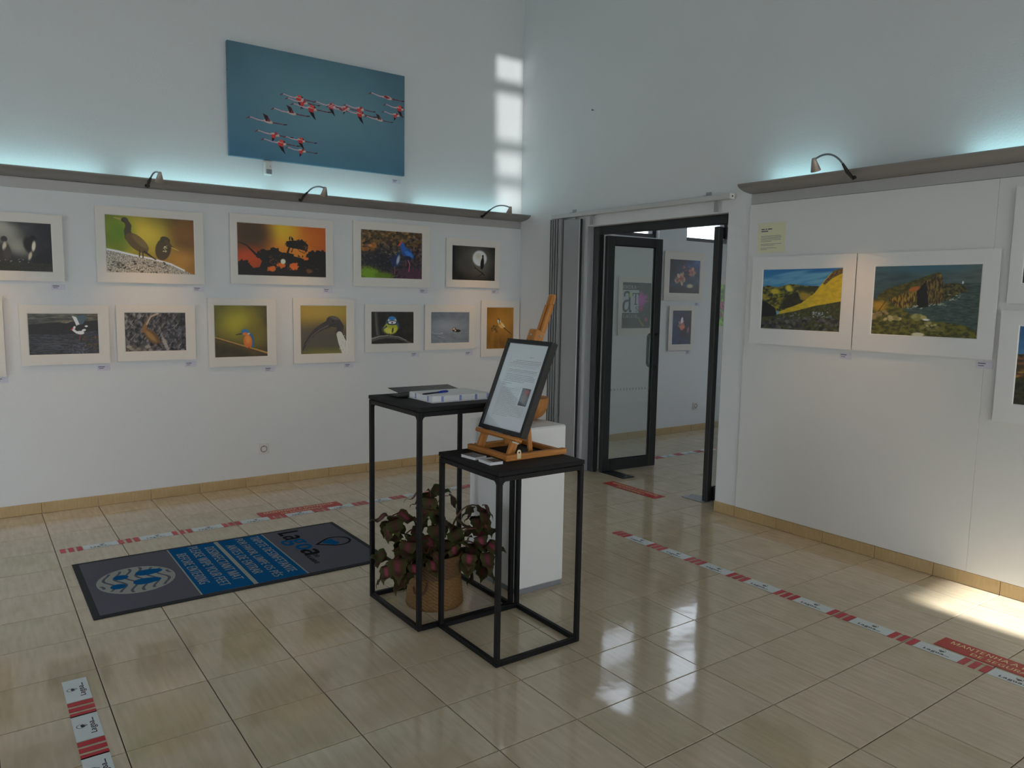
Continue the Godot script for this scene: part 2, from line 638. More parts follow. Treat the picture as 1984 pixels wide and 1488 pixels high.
func build_floor() -> void:
	var s := Shape.new()
	s.box(Vector3((X0 - WT + FX) / 2.0, -0.034, (WZ - WT + Z1 + WT) / 2.0), Vector3(FX - X0 + WT, 0.06, Z1 - WZ + 2.0 * WT))
	var fl := structure("floor", s.done(), M.grout)
	var gap := 0.0036
	var variants := []
	for k in 6:
		variants.append(tile_mesh(T - gap, T - gap, Vector2(rng.randf(), rng.randf())))
	var cells := []
	var eye_turn := Basis.from_euler(Vector3(-0.11231, -0.62490, 0.01736))
	var ix0 := int(floor(X0 / T)) - 1
	for i in range(ix0, int(FX / T) + 1):
		for j in range(int(floor(WZ / T)) - 1, int(Z1 / T) + 1):
			var a := Vector2(i * T, j * T)
			var b := a + Vector2(T, T)
			var lim := Rect2(X0, WZ, WX - X0 + WT, Z1 - WZ)
			if a.x >= 12 * T - 0.01:
				lim = Rect2(WX, FZ, FX - WX, 2.5 - FZ)
			a = a.max(lim.position)
			b = b.min(lim.end)
			if b.x - a.x < 0.015 or b.y - a.y < 0.015:
				continue
			var mid := Vector3((a.x + b.x) / 2.0, 0, (a.y + b.y) / 2.0)
			var local := eye_turn.inverse() * (mid - CAM)
			var seen := local.z < -0.3
			if seen:
				var px := 992.0 - 1471.4 * local.x / local.z
				var py := 744.0 + 1471.4 * local.y / local.z
				seen = px > -90.0 and px < 2080.0 and py < 1640.0
				# behind the door wall only what the doorway shows
				if mid.x > WX:
					var t := (WX - CAM.x) / (mid.x - CAM.x)
					var z := CAM.z + (mid.z - CAM.z) * t
					seen = seen and z > -1.4 and z < 0.3
			cells.append({"a": a, "b": b, "d": local.length() if seen else 100.0 + local.length()})
	cells.sort_custom(func(p, q): return p.d < q.d)
	var rest := SurfaceTool.new()
	rest.begin(Mesh.PRIMITIVE_TRIANGLES)
	var count := 0
	for c in cells:
		var size: Vector2 = c.b - c.a
		var whole := absf(size.x - T) < 0.002 and absf(size.y - T) < 0.002
		var mid := Vector3((c.a.x + c.b.x) / 2.0, 0, (c.a.y + c.b.y) / 2.0)
		var mesh: ArrayMesh = variants[rng.randi() % 6] if whole else tile_mesh(size.x - gap, size.y - gap, Vector2(rng.randf(), rng.randf()))
		var lean := Basis.from_euler(Vector3(rng.randfn(0, 0.0010), 0, rng.randfn(0, 0.0010)))
		if c.d < 100.0 and count < 300:
			var o := part("tile", mesh, M["tile%d" % (rng.randi() % 3)], fl, mid)
			o.basis = lean
			count += 1
		else:
			rest.append_from(mesh, 0, Transform3D(lean, mid))
	var o := part("tile_field", rest.commit(), M.tile0, fl)
	o.set_meta("kind", "stuff")


func build_baseboards() -> void:
	var hgt := 0.073
	var deep := 0.011
	var left := Node3D.new()
	left.set_meta("kind", "structure")
	put(left, "baseboard_pictures")
	for k in range(-9, 12):
		var a := maxf(k * T, X0)
		var b := minf((k + 1) * T, WX - deep)
		part("tile", span_mesh(Vector3(a + 0.0012, 0.001, WZ), Vector3(b - 0.0012, hgt, WZ + deep), 0.0015), M.skirt, left)
	var right := Node3D.new()
	right.set_meta("kind", "structure")
	put(right, "baseboard_doorway")
	for k in range(-7, 17):
		var a := maxf(k * T, WZ + deep)
		var b := minf((k + 1) * T, Z1)
		for cut in [[WZ, -1.285], [0.157, Z1]]:
			var a2 := maxf(a, cut[0])
			var b2 := minf(b, cut[1])
			if b2 - a2 > 0.02:
				part("tile", span_mesh(Vector3(WX - deep, 0.001, a2 + 0.0012), Vector3(WX, hgt, b2 - 0.0012), 0.0015), M.skirt, right)
	var far := Node3D.new()
	far.set_meta("kind", "structure")
	put(far, "baseboard_second_room")
	for k in range(12, 26):
		part("tile", span_mesh(Vector3(maxf(k * T, WX + WT) + 0.0012, 0.001, -2.19), Vector3((k + 1) * T - 0.0012, hgt, -2.19 + deep), 0.0015), M.skirt, far)
	# white boards screwed over the door wall, with an open joint between them
	for b in [[0.345, 1.8345], [1.8355, 3.6]]:
		structure("trim_board", span_mesh(Vector3(WX - 0.015, hgt + 0.003, b[0]), Vector3(WX, 2.11, b[1]), 0.0008), M.board)


func build_second_room() -> void:
	structure("wall_second_room", span_mesh(Vector3(WX + WT, -0.06, -2.26), Vector3(FX, 2.135, -2.19), 0.003), M.wall)
	var s := Shape.new()
	for b in [[WX + 0.02, -0.06, FX + WT, 2.15], [WX + 0.02, 3.56, FX + WT, FH], [WX + 0.02, 2.15, 4.3, 3.56], [4.86, 2.15, 5.22, 3.56], [5.98, 2.15, 6.43, 3.56], [7.2, 2.15, FX + WT, 3.56]]:
		var a := Vector3(b[0], b[1], FZ - WT)
		var c := Vector3(b[2], b[3], FZ)
		s.box((a + c) / 2.0, (c - a).abs())
	structure("wall_windows", s.done(), M.wall)
	var n := 1
	for w in [[4.3, 4.86], [5.22, 5.98], [6.43, 7.2]]:
		var win := window_unit("window_%d" % n, Rect2(w[0], 2.15, w[1] - w[0], 1.41), 1, PackedFloat32Array([2.80]))
		win.position = Vector3(0, 0, FZ - 0.08)
		n += 1
	s = Shape.new()
	for b in [[-0.06, FZ, 0.6, 2.5 + WT], [2.5, FZ, FH, 2.5 + WT], [0.6, FZ, 2.5, -1.2], [0.6, 0.3, 2.5, 2.5 + WT]]:
		var a := Vector3(FX, b[0], b[1])
		var c := Vector3(FX + WT, b[2], b[3])
		s.box((a + c) / 2.0, (c - a).abs())
	structure("wall_end", s.done(), M.wall)
	var big := window_unit("window_8", Rect2(-1.2, 0.6, 1.5, 1.9), 2)  # unseen end window, added to brighten the second room
	big.transform = Transform3D(Basis(Vector3(0, 0, 1), Vector3(0, 1, 0), Vector3(-1, 0, 0)), Vector3(FX + 0.1, 0, 0))
	structure("wall_near", span_mesh(Vector3(WX + WT, -0.06, 2.5), Vector3(FX, FH, 2.5 + WT)), M.wall)
	structure("ceiling_second_room", span_mesh(Vector3(WX + WT, FH, FZ - WT), Vector3(FX + WT, FH + WT, 2.5 + WT)), M.wall)


# ------------------------------------------------------------------ doorway
func build_doorway() -> void:
	var x := 4.0
	var frame := Node3D.new()
	frame.set_meta("kind", "structure")
	put(frame, "door_1")
	var d := 0.06
	part("jamb", span_mesh(Vector3(x - d / 2, 0.0, -1.285), Vector3(x + d / 2, 2.078, -1.215), 0.004), M.dark_frame, frame)
	part("jamb", span_mesh(Vector3(x - d / 2, 0.0, 0.100), Vector3(x + d / 2, 2.078, 0.157), 0.004), M.dark_frame, frame)
	part("header", span_mesh(Vector3(x - d / 2, 2.012, -1.215), Vector3(x + d / 2, 2.078, 0.100), 0.004), M.dark_frame, frame)
	part("stop", span_mesh(Vector3(x - 0.012, 0.0, -1.217), Vector3(x + 0.006, 2.012, -1.197), 0.002), M.rubber, frame)
	part("stop", span_mesh(Vector3(x - 0.012, 0.0, 0.088), Vector3(x + 0.006, 2.012, 0.102), 0.002), M.rubber, frame)
	# both leaves stand open into the second room
	door_leaf(frame, Vector3(x + 0.012, 0.008, -1.165), -4.8, 0.60, true)
	door_leaf(frame, Vector3(x + 0.012, 0.008, -0.028), 0.5, 0.60, false)
	structure("trim_edge", span_mesh(Vector3(WX - 0.004, 0.0, -1.288), Vector3(WX + 0.062, 2.08, -1.281), 0.001), M.alu_bright)
	# overhead track of the folding screen
	var rail := thing("overhead_track", "long grey metal track mounted above the glazed doorway", "rail")
	part("channel", Shape.new().box(Vector3(3.865, 2.178, -0.745), Vector3(0.045, 0.036, 1.91), 0.003).done(), M.rail, rail)
	part("end_cap", Shape.new().box(Vector3(3.865, 2.178, 0.2115), Vector3(0.047, 0.038, 0.004), 0.001).done(), M.white_plastic, rail)
	part("cap_hole", Shape.new().lathe([Vector2(0, 0.0015), Vector2(0.006, 0.0015), Vector2(0.006, 0)], 12, Vector3(3.865, 2.178, 0.2135), Basis(Vector3.RIGHT, PI / 2)).done(), M.dark_hole, rail)
	for z in [-1.46, -0.02]:
		var br := part("bracket", Shape.new().box(Vector3(3.888, 2.202, z), Vector3(0.034, 0.006, 0.05), 0.001).box(Vector3(3.9025, 2.215, z), Vector3(0.004, 0.03, 0.05), 0.001).done(), M.alu_dull, rail)
		part("screw", Shape.new().lathe([Vector2(0, 0.004), Vector2(0.005, 0.003), Vector2(0.006, 0)], 10, Vector3(3.886, 2.205, z)).done(), M.dark_hole, br)
	for z in [-1.225, 0.055]:
		part("guide_tab", span_mesh(Vector3(3.872, 2.085, z), Vector3(3.878, 2.162, z + 0.035), 0.001), M.alu_dull, rail)
	# the folding screen, pushed together beside the doorway
	var screen := thing("folding_screen", "grey metal folding screen pushed into a narrow stack beside the doorway", "screen")
	var leaves := 9
	for k in leaves:
		var z := -1.665 + k * 0.0165
		var deep := 0.075 + 0.012 * (k % 2)
		part("slat", Shape.new().box(Vector3(3.848, 1.085, z), Vector3(deep, 2.13, 0.0075), 0.002, Basis(Vector3.UP, 0.10 if k % 2 else -0.10)).done(), M.alu_dull, screen)
		if k < leaves - 1:
			part("hinge", Shape.new().tube([Vector3(3.848 + (0.036 if k % 2 else -0.036), 0.02, z + 0.008), Vector3(3.848 + (0.036 if k % 2 else -0.036), 2.15, z + 0.008)], [0.006], 8).done(), M.dark_alu, screen)
	part("end_panel", Shape.new().box(Vector3(3.85, 1.08, -1.415), Vector3(0.03, 2.12, 0.185), 0.004, Basis(Vector3.UP, 0.12)).done(), M.alu, screen)
	part("end_strip", Shape.new().box(Vector3(3.862, 1.08, -1.316), Vector3(0.018, 2.12, 0.010), 0.003).done(), M.dark_alu, screen)
	part("hanger", span_mesh(Vector3(3.86, 2.13, -1.44), Vector3(3.87, 2.159, -1.40), 0.002), M.steel, screen)
	# cover plates of the floor springs
	var fp := thing("floor_plate", "dark metal cover plate on the floor under the open door's hinge", "plate", Vector3(4.08, 0.0, -1.03))
	part("cover", Shape.new().box(Vector3(0, 0.003, 0), Vector3(0.13, 0.006, 0.30), 0.002).done(), M.dark_alu, fp)
	for z in [-0.12, 0.12]:
		part("screw", Shape.new().lathe([Vector2(0, 0.002), Vector2(0.005, 0.0015), Vector2(0.006, 0)], 10, Vector3(0, 0.0058, z)).done(), M.steel, fp)
	var fq := thing("floor_plate", "pale grey metal cover plate on the floor at the doorway's far post", "plate", Vector3(4.055, 0.0, -0.115))
	part("cover", Shape.new().box(Vector3(0, 0.003, 0), Vector3(0.13, 0.006, 0.22), 0.002).done(), M.alu, fq)
	for z in [-0.08, 0.08]:
		part("screw", Shape.new().lathe([Vector2(0, 0.002), Vector2(0.005, 0.0015), Vector2(0.006, 0)], 10, Vector3(0, 0.0058, z)).done(), M.steel, fq)


func door_leaf(frame: Node3D, hinge: Vector3, turn_deg: float, wide: float, with_handle: bool) -> void:
	var top := 1.995
	var t := 0.045
	var st := 0.075 if with_handle else 0.052
	var leaf := part("leaf", Shape.new().box(Vector3(st / 2, top / 2, 0), Vector3(st, top, t), 0.004).box(Vector3(wide - 0.0375, top / 2, 0), Vector3(0.075, top, t), 0.004).box(Vector3(wide / 2, 0.0475, 0), Vector3(wide - 0.15, 0.095, t), 0.004).box(Vector3(wide / 2, top - 0.0375, 0), Vector3(wide - 0.15, 0.075, t), 0.004).done(), M.dark_frame, frame, hinge)
	leaf.rotation_degrees.y = turn_deg
	part("pane", span_mesh(Vector3(st - 0.005, 0.09, -0.003), Vector3(wide - 0.07, top - 0.07, 0.003)), M.glass, leaf)
	part("gasket", ring_mesh(Rect2(st - 0.001, 0.094, wide - 0.073 - st, top - 0.168), Rect2(st + 0.005, 0.100, wide - 0.085 - st, top - 0.180), 0.014), M.rubber, leaf, Vector3(0, 0, -0.007))
	if not with_handle:
		return
	var s := Shape.new()
	for k in 13:
		s.box(Vector3(0.095 + k * 0.034, 0.70, 0.0035), Vector3(0.014, 0.020, 0.0006))
	var dots := part("marking_band", s.done(), plain(Color(0.62, 0.66, 0.64), 0.7), leaf)
	dots.set_meta("label", "row of small frosted squares across the glass")
	var x := wide - 0.04
	var z0 := -t / 2.0
	var out := -0.06
	var bend := 0.03
	var lo := 0.887
	var hi := 1.168
	var path := [Vector3(x, lo, z0), Vector3(x, lo, z0 + out + bend)]
	for k in range(1, 6):
		var a := PI / 2 * k / 5
		path.append(Vector3(x, lo + bend * (1 - cos(a)), z0 + out + bend * (1 - sin(a))))
	for k in range(0, 6):
		var a := PI / 2 * k / 5
		path.append(Vector3(x, hi - bend * (1 - sin(a)), z0 + out + bend * (1 - cos(a))))
	path.append(Vector3(x, hi, z0))
	part("handle", Shape.new().tube(path, [0.0135], 10).done(), M.black_plastic, leaf)
	for y in [lo, hi]:
		part("handle_boss", Shape.new().tube([Vector3(x, y, t / 2), Vector3(x, y, t / 2 + 0.022), Vector3(x, y, t / 2 + 0.026)], [0.0125, 0.0125, 0.009], 10).done(), M.black_plastic, leaf)


# ------------------------------------------------------------------ wall washers and their little spotlights
func trough(called: String, label: String, xf: Transform3D, length: float, tubes: Array, power: float) -> void:
	# local: x along the wall, y up, z out of the wall; the top of the shell is open
	var o := thing(called, label, "wall light", Vector3.ZERO, "curved grey wall washers")
	o.transform = xf
	var deep := 0.162
	var poly := PackedVector2Array()
	for k in 13:
		var a := PI / 2 * k / 12.0
		poly.append(Vector2(deep * sin(a), 2.229 - 0.049 * cos(a)))
	for k in 13:
		var a := PI / 2 * (12 - k) / 12.0
		poly.append(Vector2((deep - 0.003) * sin(a), 2.229 - 0.046 * cos(a)))
	# profile (out, up) pushed along the wall
	var turn := Transform3D(Basis(Vector3(0, 0, 1), Vector3(0, 1, 0), Vector3(-1, 0, 0)), Vector3(length, 0, 0))
	part("shell", Shape.new().prism(poly, length, turn, true).done(), M.trough, o)
	part("backing_strip", Shape.new().box(Vector3(length / 2, 2.146, 0.004), Vector3(length, 0.066, 0.008), 0.001).done(), M.strip, o)
	for t in tubes:
		var w: float = t[1] - t[0]
		part("tube_lamp", Shape.new().tube([Vector3(t[0], 2.207, 0.075), Vector3(t[1], 2.207, 0.075)], [0.011], 10).done(), M.tube, o)
		var l := AreaLight3D.new()
		l.area_size = Vector2(w, 0.02)
		l.light_color = Color(0.66, 0.96, 1.0)
		l.light_energy = TUBE_E * w * power
		l.area_range = 12.0
		l.area_attenuation = 2.0
		l.shadow_enabled = true
		l.transform = Transform3D(Basis(Vector3.RIGHT, PI / 2 + 0.15), Vector3((t[0] + t[1]) / 2.0, 2.221, 0.075))
		put(l, "tube_light", o)


# local: the arm leaves the trough at z = 0 and reaches out along +z; the wall lies at z = -back
func spot_lamp(label: String, at: Vector3, turn: float, reach: float, rise: float, drop: float) -> void:
	var o := thing("spot_lamp", label, "lamp", at, "small spotlights on the wall washers")
	o.rotation.y = turn
	part("base_blade", Shape.new().tube([Vector3(0, -0.012, -0.004), Vector3(0, 0.02, 0.06), Vector3(0, rise * 0.72, reach * 0.30)], [0.008, 0.011, 0.006], 8).done(), M.black_plastic, o)
	part("clamp", Shape.new().box(Vector3(0, -0.004, -0.004), Vector3(0.03, 0.014, 0.02), 0.003, Basis(Vector3.RIGHT, -0.4)).done(), M.black_plastic, o)
	var path := []
	for k in 13:
		var t := k / 12.0
		var p := Vector3(0, rise * 0.72, reach * 0.30) * (1 - t) * (1 - t) + Vector3(0, rise * 1.55, reach * 0.62) * 2 * t * (1 - t) + Vector3(0, rise * 0.55, reach) * t * t
		path.append(p)
	part("arm", Shape.new().tube(path, [0.0055], 8).done(), M.chrome, o)
	var head := Vector3(0, rise * 0.55, reach)
	var aim := Vector3(0, -1.0, -0.42).normalized()
	var b := Basis(Quaternion(Vector3.DOWN, aim))
	part("shade", Shape.new().lathe([Vector2(0.0, 0.012), Vector2(0.009, 0.010), Vector2(0.012, 0.0), Vector2(0.027, -drop), Vector2(0.0255, -drop), Vector2(0.011, -0.002), Vector2(0, -0.002)], 18, head, b).done(), M.lamp_shell, o)
	part("bulb", Shape.new().lathe([Vector2(0.0, -drop * 0.35), Vector2(0.008, -drop * 0.42), Vector2(0.012, -drop * 0.72), Vector2(0.008, -drop * 0.88), Vector2(0.0, -drop * 0.92)], 12, head, b).done(), M.bulb, o)
	var l := SpotLight3D.new()
	l.light_color = Color(1.0, 0.74, 0.42)
	l.light_energy = SPOT_E
	l.light_size = 0.012
	l.spot_angle = 32.0
	l.spot_angle_attenuation = 1.0
	l.spot_range = 12.0
	l.spot_attenuation = 2.0
	l.shadow_enabled = true
	l.position = head + aim * (drop * 1.05)
	l.basis = Basis.looking_at(aim, Vector3.RIGHT)
	put(l, "spot_light", o)


func build_troughs() -> void:
	M.tube = lamp_glow(Color(0.80, 0.98, 1.0), 1.2)
	M.bulb = lamp_glow(Color(1.0, 0.86, 0.66), 2.0)
	M.lamp_shell = plain(Color(0.72, 0.68, 0.64), 0.35, 0.4)
	trough("wall_washer", "long curved grey wall washer running above the bird photographs", Transform3D(Basis.IDENTITY, Vector3(X0 + 0.02, 0, WZ)), WX - 0.005 - X0 - 0.02, [[0.75, 1.95], [2.08, 3.23], [3.38, 4.33], [4.40, 5.36], [5.55, 6.52]], 0.6)
	trough("wall_washer", "curved grey wall washer above the two landscape photographs", Transform3D(Basis(Vector3(0, 0, 1), Vector3(0, 1, 0), Vector3(-1, 0, 0)), Vector3(WX, 0, 0.345)), 3.4, [[0.14, 0.60], [1.33, 2.35]], 1.0)
	spot_lamp("small arched spotlight at the picture wall's cut-off end, seen only by its head", Vector3(-0.30, 2.183, WZ + 0.152), 0.0, 0.42, 0.055, 0.055)
	spot_lamp("small arched spotlight over the photograph of two brown birds on a rock", Vector3(0.69, 2.183, WZ + 0.152), 0.0, 0.40, 0.05, 0.055)
	spot_lamp("small arched spotlight with glowing bulb over the orange sunset photograph", Vector3(1.745, 2.183, WZ + 0.152), 0.0, 0.47, 0.055, 0.055)
	spot_lamp("small arched spotlight with glowing bulb nearest the room's corner", Vector3(3.376, 2.185, WZ + 0.152), 0.0, 0.42, 0.06, 0.055)
	spot_lamp("small arched spotlight above the green landscape photographs", Vector3(WX - 0.152, 2.186, 1.132), -PI / 2, 0.385, 0.085, 0.06)


# ------------------------------------------------------------------ the two metal tables
func metal_table(label: String, lo: Vector2, hi: Vector2, high: float) -> void:
	var c := (lo + hi) / 2.0
	var w := hi - lo
	var o := thing("display_table", label, "table", Vector3(c.x, 0, c.y), "black metal display tables")
	var t := 0.021
	var hx := w.x / 2 - t / 2
	var hz := w.y / 2 - t / 2
	var top := high - 0.020
	for s in [[-1, -1], [1, -1], [1, 1], [-1, 1]]:
		part("leg", box_mesh(Vector3(t, top, t), 0.0025, Vector3(s[0] * hx, top / 2, s[1] * hz)), M.black_metal, o)
	for y in [t / 2, top - t / 2]:
		for s in [-1, 1]:
			part("bottom_rail" if y < 0.1 else "top_rail", box_mesh(Vector3(w.x - 2 * t, t, t), 0.0025, Vector3(0, y, s * hz)), M.black_metal, o)
			part("bottom_rail" if y < 0.1 else "top_rail", box_mesh(Vector3(t, t, w.y - 2 * t), 0.0025, Vector3(s * hx, y, 0)), M.black_metal, o)
	part("table_top", box_mesh(Vector3(w.x + 0.003, 0.018, w.y + 0.003), 0.002, Vector3(0, high - 0.0085, 0)), M.table_top, o)
	part("shadow_gap", box_mesh(Vector3(w.x - 0.012, 0.004, w.y - 0.012), 0.0, Vector3(0, top + 0.0005, 0)), M.black_plastic, o)
	for s in [[-1, -1], [1, -1], [1, 1], [-1, 1]]:
		for q in [0, 1]:
			# small welded fillets under the top corners
			var f := PackedVector2Array([Vector2(0, 0), Vector2(0.012, 0), Vector2(0.0075, -0.0015), Vector2(0.0035, -0.004), Vector2(0.0012, -0.0075), Vector2(0, -0.012)])
			var dir := Vector3(-s[0], 0, 0) if q == 0 else Vector3(0, 0, -s[1])
			var side := dir.cross(Vector3.UP)
			var at := Vector3(s[0] * hx, top - t, s[1] * hz) + dir * t / 2 - side * t / 2
			part("fillet", Shape.new().prism(f, t, Transform3D(Basis(dir, Vector3.UP, side), at)).done(), M.black_metal, o)


func build_tables() -> void:
	metal_table("taller black metal table holding the open visitors' book, plant under it", Vector2(1.203, 0.248), Vector2(1.722, 0.742), 1.0)
	metal_table("lower black metal table holding the wooden easel", Vector2(1.303, 0.744), Vector2(1.742, 1.205), 0.80)


func build_plinth() -> void:
	var o := thing("plinth", "white display plinth standing behind the black tables", "plinth", Vector3(1.955, 0, 0.43))
	part("body", box_mesh(Vector3(0.30, 0.815, 0.44), 0.008, Vector3(0, 0.0255 + 0.4075, 0)), M.board, o)
	part("foot", box_mesh(Vector3(0.288, 0.0265, 0.428), 0.002, Vector3(0, 0.0133, 0)), M.grey_plastic, o)
	var b := thing("wooden_bowl", "turned wooden bowl on the white plinth, half hidden behind the framed text", "bowl", Vector3(2.03, 0.841, 0.42))
	var prof := []
	for k in 11:
		var a := PI / 2 * k / 10.0
		prof.append(Vector2(0.045 + 0.065 * sin(a), 0.008 + 0.108 * (1 - cos(a))))
	part("body", Shape.new().lathe([Vector2(0, 0.004), Vector2(0.04, 0.004), Vector2(0.04, 0.0), Vector2(0.045, 0.0), Vector2(0.045, 0.008)] + prof + [Vector2(0.108, 0.119), Vector2(0.102, 0.118), Vector2(0.098, 0.10), Vector2(0.07, 0.04), Vector2(0.0, 0.018)], 32).done(), M.bowl, b)


# ------------------------------------------------------------------ easel
func bar(called: String, a: Vector3, b: Vector3, wide: float, thick: float, wide_dir: Vector3, look: Material, parent: Node3D, ch := 0.003) -> MeshInstance3D:
	var y := (b - a).normalized()
	var x := (wide_dir - y * wide_dir.dot(y)).normalized()
	var o := part(called, box_mesh(Vector3(wide, a.distance_to(b), thick), ch), look, parent)
	o.transform = Transform3D(Basis(x, y, x.cross(y)), (a + b) / 2.0)
	return o


func build_easel() -> void:
	var at := Vector3(1.44, 0.80, 0.93)
	var o := thing("table_easel", "wooden table easel standing on the lower black table", "easel", at)
	var zn := 0.125     # near rail
	var zf := -0.155    # far rail
	var h := 0.013
	var X := Vector3.RIGHT
	var Z := Vector3.BACK
	bar("base_rail", Vector3(-0.005, h, zn), Vector3(0.318, h, zn), 0.026, 0.026, Z, M.beech, o)
	bar("base_rail", Vector3(0.03, h, zf), Vector3(0.318, h, zf), 0.026, 0.026, Z, M.beech, o)
	bar("cross_rail", Vector3(0.014, h, zf - 0.02), Vector3(0.014, h, zn - 0.013), 0.026, 0.024, X, M.beech, o)
	bar("cross_rail", Vector3(0.285, h, zf + 0.013), Vector3(0.285, h, zn - 0.013), 0.024, 0.022, X, M.beech, o)
	var lean := Vector3(0.395, 1.0, 0).normalized()
	var foot := Vector3(0.040, 0.016, 0)
	# two uprights that lean back, pivoted inside the base rails
	var zu_n := 0.098
	var zu_f := -0.128
	for z in [zu_n, zu_f]:
		bar("upright", foot + Vector3(0, 0, z), foot + Vector3(0, 0, z) + lean * 0.40, 0.034, 0.02, X, M.beech, o)
	bar("upper_rail", foot + lean * 0.385 + Vector3(0, 0, zu_f - 0.01), foot + lean * 0.385 + Vector3(0, 0, zu_n + 0.01), 0.03, 0.018, lean, M.beech, o)
	bar("mid_rail", foot + lean * 0.12 + Vector3(0, 0, zu_f), foot + lean * 0.12 + Vector3(0, 0, zu_n), 0.024, 0.016, lean, M.beech, o)
	# struts that hold the uprights from behind
	for z in [0.075, -0.105]:
		bar("strut", Vector3(0.165, 0.016, z), Vector3(0.142, 0.215, z), 0.022, 0.014, X, M.beech, o)
	bar("strut_rail", Vector3(0.155, 0.10, -0.105), Vector3(0.155, 0.10, 0.075), 0.016, 0.012, X, M.beech, o)
	# mast with a slot: two cheeks joined at the top
	var zc := 0.0
	var m0 := foot + lean * 0.09 + Vector3(0.022, -0.008, zc)
	var m1 := foot + lean * 0.735 + Vector3(0.022, -0.008, zc)
	var nrm := Vector3(lean.y, -lean.x, 0)
	for z in [-0.0125, 0.0125]:
		bar("mast_cheek", m0 + Vector3(0, 0, z), m1 - lean * 0.05 + Vector3(0, 0, z), 0.022, 0.016, nrm, M.beech, o, 0.002)
	bar("mast_tip", m1 - lean * 0.052 + Vector3(0, 0, zc), m1, 0.022, 0.041, nrm, M.beech, o, 0.007)
	bar("mast_root", m0 - lean * 0.001, m0 + lean * 0.06, 0.0215, 0.0105, nrm, M.beech, o, 0.001)
	# clamp that grips the top of the frame
	var cl := bar("clamp_block", foot + lean * 0.499 + Vector3(0.005, 0, zc), foot + lean * 0.557 + Vector3(0.005, 0, zc), 0.05, 0.06, nrm, M.beech, o, 0.005)
	part("screw", Shape.new().lathe([Vector2(0, 0.004), Vector2(0.005, 0.003), Vector2(0.006, 0)], 12, Vector3(0, 0.004, 0.0302), Basis(Vector3.RIGHT, PI / 2)).done(), M.steel, cl)
	part("screw", Shape.new().lathe([Vector2(0, 0.004), Vector2(0.005, 0.003), Vector2(0.006, 0)], 12, Vector3(-0.0252, 0.0, 0.0), Basis(Vector3.BACK, PI / 2)).done(), M.steel, cl)
	part("clamp_knob", Shape.new().lathe([Vector2(0, 0.02), Vector2(0.008, 0.02), Vector2(0.010, 0.012), Vector2(0.010, 0.0)], 14, Vector3(0.025, -0.014, 0.0), Basis(Vector3.BACK, -PI / 2)).done(), M.black_plastic, cl)
	# ledge under the frame
	var ld := foot + lean * 0.068 - nrm * 0.035
	bar("ledge", ld + Vector3(0, 0, -0.135), ld + Vector3(0, 0, 0.175), 0.036, 0.018, nrm, M.beech, o, 0.005)
	# pale metal tabs at the pivots
	var tab := PackedVector2Array([Vector2(-0.010, -0.016), Vector2(0.010, -0.016), Vector2(0.010, 0.012)])
	for k in 7:
		var a := PI * k / 6.0
		tab.append(Vector2(0.010 * cos(a), 0.012 + 0.010 * sin(a)))
	tab.append(Vector2(-0.010, 0.012))
	var pl := part("pivot_plate", Shape.new().prism(tab, 0.002).done(), M.brass, o, Vector3(0.058, 0.024, zn + 0.0132))
	pl.set_meta("label", "pale metal pivot plate")
	part("bolt", Shape.new().lathe([Vector2(0, 0.003), Vector2(0.003, 0.0025), Vector2(0.0038, 0)], 12, Vector3(0, 0.01, 0.002), Basis(Vector3.RIGHT, PI / 2)).done(), M.dark_hole, pl)
	part("corner_plate", Shape.new().box(foot + lean * 0.062 + Vector3(0.0, 0.0, zu_n + 0.011), Vector3(0.036, 0.016, 0.002), 0.0008, Basis(Vector3.BACK, -0.37)).done(), M.steel, o)

	# framed text resting on the ledge
	var f := thing("framed_text", "black deep-framed text panel leaning on the wooden easel", "frame")
	var w := 0.318
	var hh := 0.415
	var up := lean
	var right := Vector3(0, 0, 1)
	var out := -nrm
	f.transform = Transform3D(Basis(right, up, out), at + ld + up * 0.0125 + nrm * 0.016 + Vector3(0, 0, 0.04))
	part("frame", ring_mesh(Rect2(-w / 2, 0, w, hh), Rect2(-w / 2 + 0.017, 0.017, w - 0.034, hh - 0.034), 0.032, 0.001, 0.004), M.black_plastic, f)
	var page := plain(Color.WHITE, 0.6)
	page.albedo_texture = text_page()
	part("text_sheet", sheet_mesh(Rect2(-w / 2 + 0.012, 0.012, w - 0.024, hh - 0.024)), page, f, Vector3(0, 0, 0.022))
	part("glazing", span_mesh(Vector3(-w / 2 + 0.0165, 0.0165, 0.0255), Vector3(w / 2 - 0.0165, hh - 0.0165, 0.0275)), M.clear, f)

	# two little piles of cards beside it
	for k in 2:
		var st := thing("card_pile", ["small pile of grey printed cards beside the easel, half under its rail", "small pile of white cards with a dark picture at the table's front"][k], "cards", [Vector3(1.367, 0.80, 0.925), Vector3(1.372, 0.80, 1.045)][k], "piles of cards on the lower table")
		st.rotation.y = [0.10, -0.05][k]
		for i in 6:
			var cd := part("card", box_mesh(Vector3(0.062, 0.0019, 0.092), 0.0004, Vector3(rng.randf_range(-0.001, 0.001), 0.001 + i * 0.0019, rng.randf_range(-0.001, 0.001))), M.paper, st)
			cd.rotation.y = rng.randf_range(-0.03, 0.03)
		var look := plain(Color.WHITE, 0.4)
		look.albedo_texture = pic_texture("cards%d" % k)
		var face := part("printed_face", sheet_mesh(Rect2(-0.046, -0.031, 0.092, 0.062), 0.0003), look, st, Vector3(0, 0.0119, 0))
		face.basis = Basis(Vector3(0, 0, 1), Vector3(1, 0, 0), Vector3(0, 1, 0))


